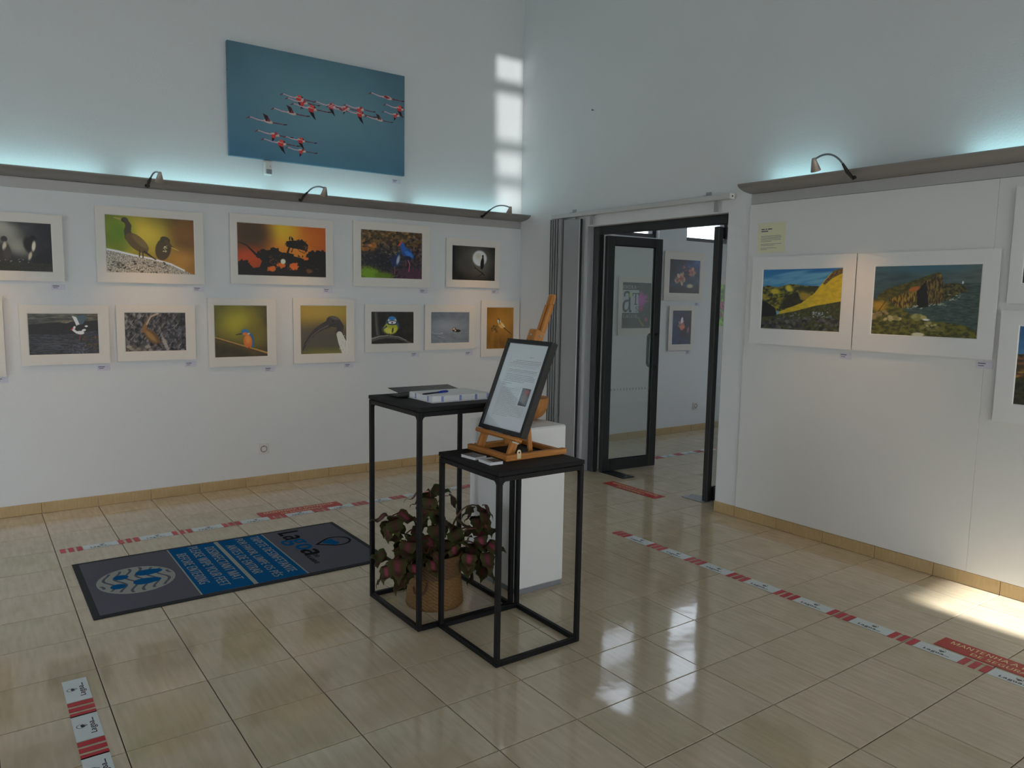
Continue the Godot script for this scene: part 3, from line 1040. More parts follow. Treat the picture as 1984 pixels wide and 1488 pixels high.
func build_book() -> void:
	var o := thing("visitors_book", "thick open visitors' book with white pages on the taller black table", "book", Vector3(1.325, 1.0005, 0.42))
	# page block with the spine at the back, cover thrown open behind it
	part("back_cover", box_mesh(Vector3(0.325, 0.003, 0.232), 0.001, Vector3(0.162, 0.0015, 0.111)), M.paper, o)
	part("page_block", Shape.new().box(Vector3(0.162, 0.0155, 0.11), Vector3(0.318, 0.025, 0.222), 0.003).done(), M.paper, o)
	var stripe := plain(Color(0.56, 0.61, 0.82), 0.6)
	for x in [0.055, 0.15, 0.235, 0.30]:
		part("edge_stripe", box_mesh(Vector3(0.012, 0.0245, 0.0006), 0.0, Vector3(x, 0.0155, 0.2212)), stripe, o)
	for z in [0.065, 0.18]:
		part("edge_stripe", box_mesh(Vector3(0.0006, 0.0245, 0.012), 0.0, Vector3(0.0029, 0.0155, z)), stripe, o)
	part("top_page", box_mesh(Vector3(0.310, 0.0008, 0.215), 0.0, Vector3(0.162, 0.0284, 0.11)), M.paper, o)
	var look := plain(Color.WHITE, 0.35)
	look.albedo_texture = pic_texture("cover")
	var cv := part("front_cover", sheet_mesh(Rect2(-0.05, -0.115, 0.33, 0.115), 0.003), look, o, Vector3(0.0, 0.026, 0.004))
	cv.basis = Basis(Vector3(1, 0, 0), Vector3(0, -0.10, 0.995), Vector3(0, -0.995, -0.10)).orthonormalized()
	cv.set_meta("label", "dark printed cover thrown open")
	part("flyleaf", box_mesh(Vector3(0.31, 0.0006, 0.11), 0.0, Vector3(0.10, 0.006, -0.05)), M.black_plastic, o)
	var pen := thing("pen", "blue ballpoint pen lying on the open visitors' book", "pen", Vector3(1.40, 1.0335, 0.545))
	pen.rotation.y = 0.25
	part("barrel", Shape.new().tube([Vector3(-0.085, 0, 0), Vector3(-0.076, 0, 0), Vector3(0.02, 0, 0)], [0.0012, 0.0036, 0.0036], 8).done(), M.tape_ink, pen)
	var blue := plain(Color(0.08, 0.22, 0.70), 0.35)
	part("cap", Shape.new().tube([Vector3(0.015, 0, 0), Vector3(0.075, 0, 0), Vector3(0.08, 0, 0)], [0.0045, 0.0045, 0.003], 10).done(), blue, pen)
	part("clip", Shape.new().box(Vector3(0.05, 0.0055, 0), Vector3(0.045, 0.0016, 0.003), 0.0005).done(), blue, pen)


# ------------------------------------------------------------------ plant in its basket
func leaf_mesh(long: float, wide: float, droop: float, tint: float) -> ArrayMesh:
	# the leaf grows along +z from its stalk, folded along the midrib and bent down towards the tip
	var s := Shape.new()
	s.smooth(4)
	var n := 9
	var rows := []
	var cols := []
	var edge := Color(0.045, 0.062, 0.018).lerp(Color(0.062, 0.060, 0.02), tint)
	var core := Color(0.050, 0.028, 0.020).lerp(Color(0.080, 0.025, 0.026), tint)
	var heart := Color(0.085, 0.035, 0.028).lerp(Color(0.33, 0.05, 0.10), pow(tint, 3.0))
	for k in n + 1:
		var t := float(k) / n
		var w := wide * 0.5 * pow(sin(PI * pow(t, 0.62)), 0.8) * (1.0 - 0.25 * t)
		var saw := 1.0 + (0.13 if k % 2 else -0.06)
		if k == n:
			w = 0.0005
		var z := long * (t - 0.22 * droop * t * t)
		var y := -long * droop * 0.62 * t * t + 0.012 * sin(t * 9.0)
		var row := []
		var col := []
		for j in 5:
			var u := (j - 2) / 2.0
			var reach := w * absf(u) * (saw if absf(u) > 0.9 else 1.0)
			row.append(Vector3(signf(u) * reach, y + 0.32 * absf(u) * w - 0.25 * u * u * w, z))
			var c := core.lerp(edge, clampf(absf(u) * 1.7 - 0.25, 0, 1))
			if absf(u) < 0.3 and t > 0.16 and t < 0.52:
				c = heart.lerp(core, absf(t - 0.36) * 2.6)
			if t > 0.86:
				c = c.lerp(edge, 0.8)
			col.append(c)
		rows.append(row)
		cols.append(col)
	for k in n:
		for j in 4:
			var q := [[k, j], [k, j + 1], [k + 1, j + 1], [k + 1, j]]
			for i in [0, 2, 1, 0, 3, 2]:
				s.st.set_color(cols[q[i][0]][q[i][1]])
				s.st.add_vertex(rows[q[i][0]][q[i][1]])
	return s.done()


func build_plant() -> void:
	var c := Vector3(1.44, 0, 0.475)
	var o := thing("basket_planter", "round brown wicker basket used as planter under the taller black table", "planter", c)
	# woven wall: upright ribs over and under rows of cane
	var s := SurfaceTool.new()
	s.begin(Mesh.PRIMITIVE_TRIANGLES)
	s.set_smooth_group(0)
	var rows := 60
	var around := 132
	var hgt := 0.245
	for k in rows:
		for j in around:
			var q := []
			for d in [[0, 0], [1, 0], [1, 1], [0, 1]]:
				var kk: int = k + d[1]
				var jj: int = (j + d[0]) % around
				var t := float(kk) / rows
				var r := 0.131 + 0.006 * cos(t * PI * 1.6) + (0.006 if t > 0.93 else 0.0)
				r += 0.0022 * sin(jj * TAU / 4.0 + (PI if (kk / 2) % 2 else 0.0)) + 0.0012 * float(kk % 2)
				var a := TAU * jj / around
				r *= 1.0 + 0.02 * sin(3.0 * a + 1.0)
				q.append([Vector3(r * cos(a), hgt * t, r * sin(a)), kk, jj])
			for i in [0, 1, 2, 0, 2, 3]:
				var kk: int = q[i][1]
				var jj: int = q[i][2]
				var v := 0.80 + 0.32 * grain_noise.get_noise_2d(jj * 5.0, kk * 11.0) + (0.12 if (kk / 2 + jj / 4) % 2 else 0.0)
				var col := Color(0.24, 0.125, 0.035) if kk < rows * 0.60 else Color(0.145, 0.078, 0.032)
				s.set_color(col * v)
				s.add_vertex(q[i][0])
	s.generate_normals()
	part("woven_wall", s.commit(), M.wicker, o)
	part("rim", Shape.new().tube(ring_path(0.128, 0.243, 28), [0.008], 8, false).done(), plain(Color(0.42, 0.30, 0.16), 0.7), o)
	part("foot", Shape.new().lathe([Vector2(0, 0.0), Vector2(0.138, 0.0), Vector2(0.140, 0.006), Vector2(0.132, 0.010)], 32).done(), plain(Color(0.48, 0.33, 0.16), 0.7), o)
	part("soil", Shape.new().lathe([Vector2(0.0, 0.226), Vector2(0.06, 0.224), Vector2(0.122, 0.214)], 24).done(), M.soil, o)

	var p := thing("coleus_plant", "drooping coleus with dark green and maroon leaves growing in the wicker basket", "plant", c)
	var shapes := []
	for k in 5:
		shapes.append(leaf_mesh(0.112, 0.094, [0.5, 0.8, 1.0, 1.2, 0.65][k], k / 4.0))
	# each shoot: where its top lies relative to the basket, how many leaves and how far they spread
	var shoots := [
		[Vector3(-0.27, 0.325, 0.09), 11, 0.075, 0.11], [Vector3(-0.205, 0.30, 0.11), 8, 0.06, 0.10], [Vector3(-0.245, 0.475, 0.04), 7, 0.045, 0.055],
		[Vector3(-0.19, 0.39, 0.07), 8, 0.05, 0.09], [Vector3(-0.06, 0.565, 0.03), 9, 0.045, 0.10], [Vector3(-0.045, 0.445, 0.05), 8, 0.06, 0.11],
		[Vector3(0.04, 0.40, 0.06), 9, 0.06, 0.12], [Vector3(0.215, 0.455, 0.05), 9, 0.055, 0.08], [Vector3(0.20, 0.345, 0.06), 7, 0.045, 0.08],
		[Vector3(0.205, 0.265, 0.09), 11, 0.07, 0.12], [Vector3(0.13, 0.275, 0.10), 7, 0.06, 0.06], [Vector3(-0.11, 0.29, 0.12), 6, 0.05, 0.05],
	]
	for sh in shoots:
		var top: Vector3 = sh[0]
		var root := Vector3(top.x * 0.22, 0.22, top.z * 0.35)
		var ctrl := Vector3(top.x * 0.45, maxf(top.y + 0.05, 0.34), top.z * 0.5)
		var path := []
		for k in 9:
			var t := k / 8.0
			path.append(root * (1 - t) * (1 - t) + ctrl * 2 * t * (1 - t) + top * t * t)
		part("stem", Shape.new().tube(path, [0.0055, 0.005, 0.005, 0.0045, 0.0045, 0.004, 0.004, 0.0035, 0.003], 7).done(), M.stem, p)
		var count: int = sh[1]
		for k in count:
			var a := TAU * (k * 0.382 + rng.randf() * 0.12) + 0.4
			var level := float(k) / count
			var at: Vector3 = top + Vector3(cos(a) * sh[2] * 0.35, -sh[3] * level, sin(a) * sh[2] * 0.35)
			var lf := part("leaf", shapes[rng.randi() % 5], M.leaf, p, at)
			var tilt := -0.15 + 0.95 * level + rng.randf_range(-0.15, 0.25)
			lf.basis = Basis(Vector3.UP, PI / 2 - a) * Basis(Vector3.RIGHT, tilt) * Basis(Vector3.BACK, rng.randf_range(-0.35, 0.35))
			lf.scale = Vector3.ONE * rng.randf_range(0.72, 1.08)
	var loose := part("leaf", shapes[1], M.leaf, p, Vector3(0.045, 0.53, 0.05))
	loose.basis = Basis(Vector3.UP, 1.35) * Basis(Vector3.RIGHT, 0.7)
	part("stem", Shape.new().tube([Vector3(-0.01, 0.50, 0.04), Vector3(0.01, 0.53, 0.045), Vector3(0.045, 0.53, 0.05)], [0.002], 6).done(), M.stem, p)
	# an old stem that curls under the leaves, and the support stick
	var curl := []
	for k in 11:
		var a := PI * 1.05 * k / 10.0
		curl.append(Vector3(-0.165 - 0.035 * cos(a) + 0.0, 0.165 - 0.045 * sin(a), 0.16))
	part("stem", Shape.new().tube(curl, [0.0065], 8).done(), M.stem, p)
	var st := part("support_stick", Shape.new().tube([Vector3(-0.105, 0.22, 0.09), Vector3(-0.165, 0.46, 0.10)], [0.005, 0.004], 8).done(), M.black_plastic, p)
	part("tie", Shape.new().tube(ring_path(0.007, 0.0, 10), [0.003], 6, false).done(), M.black_plastic, st, Vector3(-0.152, 0.41, 0.098))
	part("stem", Shape.new().tube([Vector3(0.05, 0.30, 0.05), Vector3(0.14, 0.355, 0.07), Vector3(0.19, 0.352, 0.07)], [0.005], 8).done(), M.stem, p)


func ring_path(r: float, y: float, n: int) -> Array:
	var a := []
	for k in n + 1:
		a.append(Vector3(r * cos(TAU * k / n), y, r * sin(TAU * k / n)))
	return a


# ------------------------------------------------------------------ stickers on the floor
# the outline of a drop whose tip points down, as a closed band
func drop_outline(r: float, grow: float) -> PackedVector2Array:
	var a := PackedVector2Array()
	for k in 25:
		var t := deg_to_rad(-42.0) + deg_to_rad(264.0) * k / 24.0
		a.append(Vector2(cos(t), sin(t)) * (r + grow))
	a.append(Vector2(0, -1.58 * r - grow * 1.6))
	return a


func emblem(called: String, r: float, xf: Transform3D, ring: Material, blob: Material, parent: Node) -> void:
	var o := drop_outline(r, r * 0.09)
	var i := drop_outline(r, -r * 0.09)
	var s := Shape.new()
	for k in o.size():
		var j := (k + 1) % o.size()
		s.face([xf * v3(o[k], 0.0005), xf * v3(o[j], 0.0005), xf * v3(i[j], 0.0005), xf * v3(i[k], 0.0005)], xf.basis.z)
	var mi := part(called, s.done(), ring, parent)
	var heart := PackedVector2Array()
	for k in 24:
		var t := TAU * k / 24.0
		var p := Vector2(0.72 * sin(t), 0.50 * cos(t) - 0.12 * cos(2 * t) + 0.10 * sin(3.0 * t))
		heart.append(Vector2(p.x * (0.85 if p.y < -0.2 else 1.0), p.y - 0.42) * r)
	part("emblem_drop", Shape.new().prism(heart, 0.0005, xf).done(), blob, mi)


# one strip of floor tape: units of three red bars and a white printed panel; xf: x along the strip, y across it, z up
func floor_tape(label: String, xf: Transform3D, units: int, first_bars: bool, last_panel: bool, pitch := 0.297) -> void:
	var o := thing("floor_tape", label, "floor tape", Vector3.ZERO, "red and white floor tapes")
	o.transform = xf
	var wide := 0.081
	for k in units:
		var x := k * pitch
		if k > 0 or first_bars:
			for b in 3:
				part("red_bar", Shape.new().box(Vector3(x + 0.0125 + b * 0.0415, 0, 0.0003), Vector3(0.027, wide, 0.0006)).done(), M.tape_red, o)
		if k == units - 1 and not last_panel:
			continue
		var p := part("white_panel", Shape.new().box(Vector3(x + 0.205, 0, 0.0003), Vector3(0.182, wide, 0.0006)).done(), M.tape_white, o)
		letters("lettering", "Lagoa", 0.082, 0.024, Transform3D(Basis.IDENTITY, Vector3(x + 0.150, -0.031, 0.0006)), M.tape_ink, p, true, 0.0003)
		part("small_print", Shape.new().box(Vector3(x + 0.246, -0.022, 0.0007), Vector3(0.022, 0.0035, 0.0003)).done(), M.tape_ink, p)
		emblem("emblem", 0.0125, Transform3D(Basis.IDENTITY, Vector3(x + 0.213, 0.018, 0.0003)), M.tape_ink, M.tape_ink, p)


func floor_sign(label: String, xf: Transform3D) -> void:
	var o := thing("floor_sign", label, "floor sign", Vector3.ZERO, "red distance signs on the floor")
	o.transform = xf
	part("red_panel", Shape.new().box(Vector3(0, 0, 0.0004), Vector3(0.572, 0.116, 0.0008)).done(), M.sign_red, o)
	letters("lettering", "MANTENHA A DISTÂNCIA", 0.49, 0.040, Transform3D(Basis.IDENTITY, Vector3(-0.245, 0.008, 0.0008)), M.sign_text, o, false, 0.0003)
	letters("lettering", "DE SEGURANÇA", 0.295, 0.036, Transform3D(Basis.IDENTITY, Vector3(-0.145, -0.049, 0.0008)), M.sign_text, o, false, 0.0003)


func build_floor_marks() -> void:
	var y := 0.0012
	var along_x := Basis(Vector3(1, 0, 0), Vector3(0, 0, -1), Vector3(0, 1, 0))
	var along_z := Basis(Vector3(0, 0, 1), Vector3(1, 0, 0), Vector3(0, 1, 0))
	var back_z := Basis(Vector3(0, 0, -1), Vector3(-1, 0, 0), Vector3(0, 1, 0))
	floor_tape("long red and white tape on the floor between the mat and the picture wall", Transform3D(along_x * Basis(Vector3.BACK, 0.022), Vector3(0.022, y, -1.293)), 10, true, true, 0.2995)
	floor_tape("long red and white tape on the floor running from the tables along the landscape wall", Transform3D(along_z, Vector3(2.964, y, 0.148)), 9, true, true)
	floor_tape("short red and white tape standing alone beside the mat's corner, end of strip visible", Transform3D(back_z, Vector3(-0.084, y, 1.55)), 4, true, true, 0.289)
	floor_tape("red and white tape on the second room's floor, seen through the doorway", Transform3D(along_x, Vector3(4.55, y, -1.335)), 6, true, true, 0.29)
	floor_sign("red distance sign on the floor between the dark mat and the picture wall", Transform3D(along_x, Vector3(1.466, y, -1.412)))
	floor_sign("red distance sign on the floor beside the sunlit patch", Transform3D(along_z, Vector3(3.079, y, 2.372)))
	floor_sign("small-looking red distance sign on the floor in front of the open glass door", Transform3D(along_z, Vector3(3.828, y, -0.579)))


# ------------------------------------------------------------------ mat
func build_mat() -> void:
	# x0..x1 along the wall, z0..z1 away from it; the print reads along +z with its head towards +x
	var lo := Vector3(0.050, 0, -1.010)
	var o := thing("disinfectant_mat", "dark grey and blue disinfectant doormat with white printed text", "mat", lo)
	var L := 1.480
	var W := 0.845
	part("rubber_base", Shape.new().box(Vector3(L / 2, 0.0028, W / 2), Vector3(L, 0.0048, W), 0.002).done(), M.mat_dark, o)
	var e := 0.03
	part("pile", Shape.new().box(Vector3(L / 2, 0.006, W / 2), Vector3(L - 2 * e, 0.0024, W - 2 * e), 0.001).done(), M.mat_grey, o)
	var top := 0.0073
	for b in [[0.476, 0.726], [0.748, 1.006]]:
		part("blue_panel", Shape.new().box(Vector3((b[0] + b[1]) / 2, top, W / 2), Vector3(b[1] - b[0], 0.0008, W - 2 * e), 0.0003).done(), M.mat_blue, o)
	for b in [[0.469, 0.476], [0.726, 0.748], [1.006, 1.013]]:
		part("white_line", Shape.new().box(Vector3((b[0] + b[1]) / 2, top + 0.0001, W / 2), Vector3(b[1] - b[0], 0.001, W - 2 * e), 0.0003).done(), M.mat_white, o)
	var read := Basis(Vector3(0, 0, 1), Vector3(1, 0, 0), Vector3(0, 1, 0))
	var rows := [["TAPETE DESINFETANTE", 0.928, 0.69, 0.052], ["POR FAVOR, LIMPE OS PÉS", 0.838, 0.725, 0.048], ["ANTES DE ENTRAR", 0.768, 0.54, 0.135], ["DISINFECTANT MAT", 0.657, 0.60, 0.105], ["PLEASE WIPE YOUR FEET", 0.578, 0.70, 0.052], ["BEFORE ENTERING", 0.497, 0.53, 0.142]]
	for r in rows:
		letters("lettering", r[0], r[2], 0.050 if not "," in r[0] else 0.063, Transform3D(read, Vector3(r[1], top + 0.0004, r[3])), M.mat_white, o, false, 0.0008)
	# town logo
	letters("logo_lettering", "La", 0.155, 0.125, Transform3D(read, Vector3(1.095, top - 0.0002, 0.066)), M.mat_black, o, true, 0.0008)
	letters("logo_lettering", "go", 0.215, 0.135, Transform3D(read, Vector3(1.055, top - 0.0002, 0.222)), M.mat_blue, o, true, 0.0010)
	letters("logo_lettering", "a", 0.108, 0.095, Transform3D(read, Vector3(1.095, top - 0.0002, 0.438)), M.mat_black, o, true, 0.0008)
	letters("logo_lettering", "DO", 0.045, 0.024, Transform3D(read, Vector3(1.135, top - 0.0002, 0.555)), M.mat_black, o, true, 0.0008)
	letters("logo_lettering", "ALGARVE", 0.145, 0.026, Transform3D(read, Vector3(1.093, top - 0.0002, 0.552)), M.mat_black, o, true, 0.0008)
	emblem("logo_emblem", 0.078, Transform3D(read, Vector3(1.345, top + 0.0001, 0.392)), M.mat_black, M.mat_blue, o)
	# oval with waves and two pairs of soles
	var oval := PackedVector2Array()
	for k in 40:
		oval.append(Vector2(0.198 * cos(TAU * k / 40.0), 0.182 * sin(TAU * k / 40.0)))
	var oc := Vector3(0.247, top, 0.425)
	var ov := part("oval", Shape.new().prism(oval, 0.0009, Transform3D(read, oc)).done(), M.mat_white, o)
	for k in 8:
		var path := PackedVector2Array()
		var back := PackedVector2Array()
		for i in 25:
			var u := -0.195 + 0.39 * i / 24.0
			var x := -0.175 + k * 0.05 + 0.020 * sin(u * 30.0)
			if pow(u / 0.196, 2) + pow(x / 0.176, 2) < 0.93:
				path.append(Vector2(u, x - 0.007))
				back.append(Vector2(u, x + 0.007))
		if path.size() < 3:
			continue
		back.reverse()
		path.append_array(back)
		part("wave", Shape.new().prism(path, 0.0003, Transform3D(read, oc + Vector3(0, 0.0009, 0))).done(), M.mat_grey, ov)
	for q in [[-0.078, 0.065], [0.050, 0.035]]:
		for h in [0, 1]:
			var sole := PackedVector2Array()
			for k in 18:
				var a := TAU * k / 18.0
				if h == 0:
					sole.append(Vector2(q[0] + 0.044 * cos(a), q[1] + 0.066 * sin(a) - 0.008 * cos(2 * a)))
				else:
					sole.append(Vector2(q[0] + 0.012 + 0.036 * cos(a), q[1] - 0.128 + 0.036 * sin(a)))
			var sm := part("sole_print", Shape.new().prism(sole, 0.0003, Transform3D(read, oc + Vector3(0, 0.0013, 0))).done(), M.mat_blue, ov)
			sm.set_meta("label", "blue shoe sole print")


# ------------------------------------------------------------------ photographs on the walls
# rectangles are (left, bottom, right, top) along the wall and up
func print_on(xf: Transform3D, outer: Array, inner: Array, picture: String, label: String, group: String, look: Material, stand := 0.010) -> void:
	var o := thing("photo_print", label, "photograph", Vector3.ZERO, group)
	var c := Vector2((outer[0] + outer[2]) / 2.0, (outer[1] + outer[3]) / 2.0)
	o.transform = xf * Transform3D(Basis.IDENTITY, Vector3(c.x, c.y, 0))
	var ro := Rect2(outer[0] - c.x, outer[1] - c.y, outer[2] - outer[0], outer[3] - outer[1])
	var ri := Rect2(inner[0] - c.x, inner[1] - c.y, inner[2] - inner[0], inner[3] - inner[1])
	part("backing_board", box_mesh(Vector3(ro.size.x - 0.04, ro.size.y - 0.04, stand), 0.0, Vector3(0, 0, stand / 2)), M.paper, o)
	part("mount", ring_mesh(ro, ri.grow(0.005), 0.008, 0.005, 0.004), look, o, Vector3(0, 0, stand))
	var m := plain(Color.WHITE, 0.45)
	m.albedo_texture = pic_texture(picture)
	part("image", sheet_mesh(ri.grow(0.001)), m, o, Vector3(0, 0, stand + 0.0035))


func card_on(xf: Transform3D, x: float, y: float, label: String, wide := 0.078) -> void:
	var o := thing("caption_card", label, "caption", Vector3.ZERO, "caption cards beside the photographs")
	o.transform = xf * Transform3D(Basis.IDENTITY, Vector3(x, y, 0))
	part("card", box_mesh(Vector3(wide, 0.036, 0.0025), 0.0005, Vector3(wide / 2, 0, 0.00125)), M.card, o)
	part("print_line", Shape.new().box(Vector3(wide * 0.34, 0.008, 0.0026), Vector3(wide * 0.48, 0.0055, 0.0004)).done(), M.soft_ink, o)
	part("print_line", Shape.new().box(Vector3(wide * 0.30, -0.004, 0.0026), Vector3(wide * 0.36, 0.004, 0.0004)).done(), M.soft_ink, o)


func build_prints() -> void:
	var left := Transform3D(Basis.IDENTITY, Vector3(0, 0, WZ))
	var up := "bird photographs in the upper row"
	var low := "bird photographs in the lower row"
	print_on(left, [-0.505, 1.53, 0.197, 1.956], [-0.435, 1.592, 0.132, 1.897], "grebes", "white-mounted dark photograph of two blurred birds, cut off by the picture's edge", up, M.mount)
	print_on(left, [0.386, 1.533, 1.070, 2.039], [0.447, 1.603, 1.007, 1.983], "shags", "white-mounted photograph of two brown long-necked birds on a pale rock", up, M.mount)
	print_on(left, [1.256, 1.547, 2.051, 2.056], [1.311, 1.612, 1.991, 1.993], "sunset", "white-mounted photograph of a black tree against an orange sunset", up, M.mount)
	print_on(left, [2.223, 1.551, 2.927, 2.073], [2.293, 1.622, 2.853, 2.008], "gallinules", "white-mounted photograph of two blue birds in dark brown undergrowth", up, M.mount)
	print_on(left, [3.093, 1.563, 3.660, 1.987], [3.157, 1.628, 3.609, 1.926], "moon", "white-mounted black photograph of a bird's silhouette before the moon", up, M.mount)
	print_on(left, [-0.62, 0.923, -0.152, 1.427], [-0.57, 0.985, -0.215, 1.37], "shags", "white-mounted picture of which only the right edge shows", low, M.mount)
	print_on(left, [-0.067, 0.986, 0.443, 1.377], [-0.020, 1.055, 0.378, 1.320], "gulls", "white-mounted photograph of white and black birds over dark rocks and water", low, M.mount)
	print_on(left, [0.489, 0.995, 0.998, 1.381], [0.541, 1.062, 0.933, 1.328], "rockbird", "white-mounted photograph of a brown bird camouflaged among grey rocks", low, M.mount)
	print_on(left, [1.088, 0.932, 1.584, 1.438], [1.133, 1.003, 1.517, 1.384], "kingfisher", "white-mounted square photograph of a blue and orange kingfisher on a branch", low, M.mount)
	print_on(left, [1.721, 0.935, 2.228, 1.447], [1.781, 1.008, 2.160, 1.387], "ibis", "white-mounted photograph of an ibis head with long curved dark bill", low, M.mount)
	print_on(left, [2.323, 1.009, 2.839, 1.402], [2.382, 1.076, 2.774, 1.342], "bluetit", "white-mounted photograph of a yellow and blue tit on a grey branch", low, M.mount)
	print_on(left, [2.883, 1.012, 3.397, 1.405], [2.947, 1.071, 3.339, 1.340], "puffin", "white-mounted pale grey-blue photograph of a small puffin on the sea", low, M.mount)
	print_on(left, [3.466, 0.936, 3.895, 1.448], [3.530, 1.007, 3.829, 1.385], "reedling", "white-mounted upright golden photograph of a bird on a dry flower", low, M.mount)

	var cv := thing("canvas_picture", "large blue canvas of flying flamingos hanging high above the wall washer", "picture")
	cv.transform = Transform3D(Basis(Vector3.UP, 0.0), Vector3(1.967, 2.862, WZ))
	var m := plain(Color.WHITE, 0.75)
	m.albedo_texture = pic_texture("flamingos")
	part("canvas", sheet_mesh(Rect2(-0.704, -0.398, 1.408, 0.796), 0.036), m, cv, Vector3(0, 0, 0.004))
	part("stretcher", ring_mesh(Rect2(-0.69, -0.385, 1.38, 0.77), Rect2(-0.64, -0.335, 1.28, 0.67), 0.006), M.beech, cv)

	var right := Transform3D(Basis(Vector3(0, 0, -1), Vector3(0, 1, 0), Vector3(1, 0, 0)), Vector3.ZERO)
	right = Transform3D(Basis(Vector3(0, 0, 1), Vector3(0, 1, 0), Vector3(-1, 0, 0)), Vector3(WX - 0.015, 0, 0))
	var land := "landscape photographs on the white boards"
	print_on(right, [0.401, 1.206, 1.117, 1.766], [0.485, 1.307, 1.034, 1.684], "valley", "white-mounted landscape photograph of sunlit green hills under a blue sky", land, M.mount_cool, 0.012)
	print_on(right, [1.124, 1.204, 1.877, 1.764], [1.233, 1.307, 1.795, 1.687], "headland", "white-mounted landscape photograph of a green headland and cliffs by the sea", land, M.mount_cool, 0.012)
	print_on(right, [1.903, 0.896, 2.66, 1.455], [1.991, 0.993, 2.57, 1.379], "moor", "white-mounted picture with blue sky and dark moor, cut off by the edge, low", land, M.mount_cool, 0.012)
	print_on(right, [1.922, 1.491, 2.68, 2.059], [1.983, 1.591, 2.60, 1.985], "moor", "white-mounted picture at the edge of which almost only the mount shows, high", land, M.mount_cool, 0.012)

	var far := Transform3D(Basis.IDENTITY, Vector3(0, 0, -2.19))
	var second := "pictures in the second room"
	print_on(far, [5.130, 1.108, 5.640, 1.718], [5.187, 1.184, 5.602, 1.658], "poster", "white-mounted dark school poster with purple thistle, seen through the door's glass", second, M.mount)
	print_on(far, [5.793, 1.479, 6.425, 2.010], [5.878, 1.562, 6.358, 1.924], "blossom", "white-mounted photograph of white blossoms on dark blue, upper one in the second room", second, M.mount)
	print_on(far, [5.894, 0.932, 6.298, 1.421], [5.955, 0.998, 6.251, 1.369], "flower", "white-mounted upright photograph of one pale flower, lower one in the second room", second, M.mount)
	print_on(far, [6.62, 1.10, 7.35, 1.76], [6.70, 1.200, 7.27, 1.668], "meadow", "bright green picture, a sliver beside the doorway's far post", second, M.mount)

	for c in [
		[0.119, 1.493, "caption card under the dark photograph of two blurred birds"], [0.995, 1.498, "caption card under the photograph of two birds on a rock"],
		[1.972, 1.507, "caption card under the orange sunset photograph"], [2.838, 1.518, "caption card under the photograph of two blue birds"],
		[3.586, 1.527, "caption card under the moon photograph"], [-0.222, 0.897, "caption card under the cut-off print of the lower row"],
		[0.364, 0.953, "caption card under the photograph of birds over dark water"], [0.924, 0.958, "caption card under the brown bird among grey rocks"],
		[1.497, 0.897, "caption card under the kingfisher photograph"], [2.145, 0.902, "caption card under the ibis photograph"],
		[2.757, 0.973, "caption card under the yellow and blue tit"], [3.308, 0.970, "caption card under the pale puffin photograph"],
		[2.575, 2.418, "caption card under the flamingo canvas"],
	]:
		card_on(left, c[0], c[1], c[2])
	card_on(right, 1.040, 1.165, "caption card under the sunlit green hills")
	card_on(right, 1.799, 1.174, "caption card under the green headland")
	card_on(far, 6.318, 1.440, "caption card between the two blossom photographs", 0.075)
	card_on(far, 6.205, 0.900, "caption card under the lower blossom photograph", 0.07)


func socket_at(label: String, at: Vector3) -> void:
	var o := thing("wall_socket", label, "socket", at, "white wall sockets")
	part("plate", box_mesh(Vector3(0.08, 0.08, 0.009), 0.003, Vector3(0, 0, 0.0045)), M.white_plastic, o)
	var well := part("well", Shape.new().lathe([Vector2(0, -0.010), Vector2(0.0205, -0.010), Vector2(0.0205, 0.001), Vector2(0.025, 0.001), Vector2(0.026, 0.0)], 24, Vector3(0, 0, 0.0105), Basis(Vector3.RIGHT, PI / 2)).done(), M.grey_plastic, o)
	for x in [-0.0095, 0.0095]:
		part("pin_hole", Shape.new().lathe([Vector2(0, 0.0005), Vector2(0.004, 0.0005), Vector2(0.004, 0)], 10, Vector3(x, 0, 0.0006), Basis(Vector3.RIGHT, PI / 2)).done(), M.dark_hole, well)
	for y in [-0.019, 0.019]:
		part("earth_clip", box_mesh(Vector3(0.006, 0.004, 0.008), 0.0, Vector3(0, y, 0.006)), M.dark_hole, well)


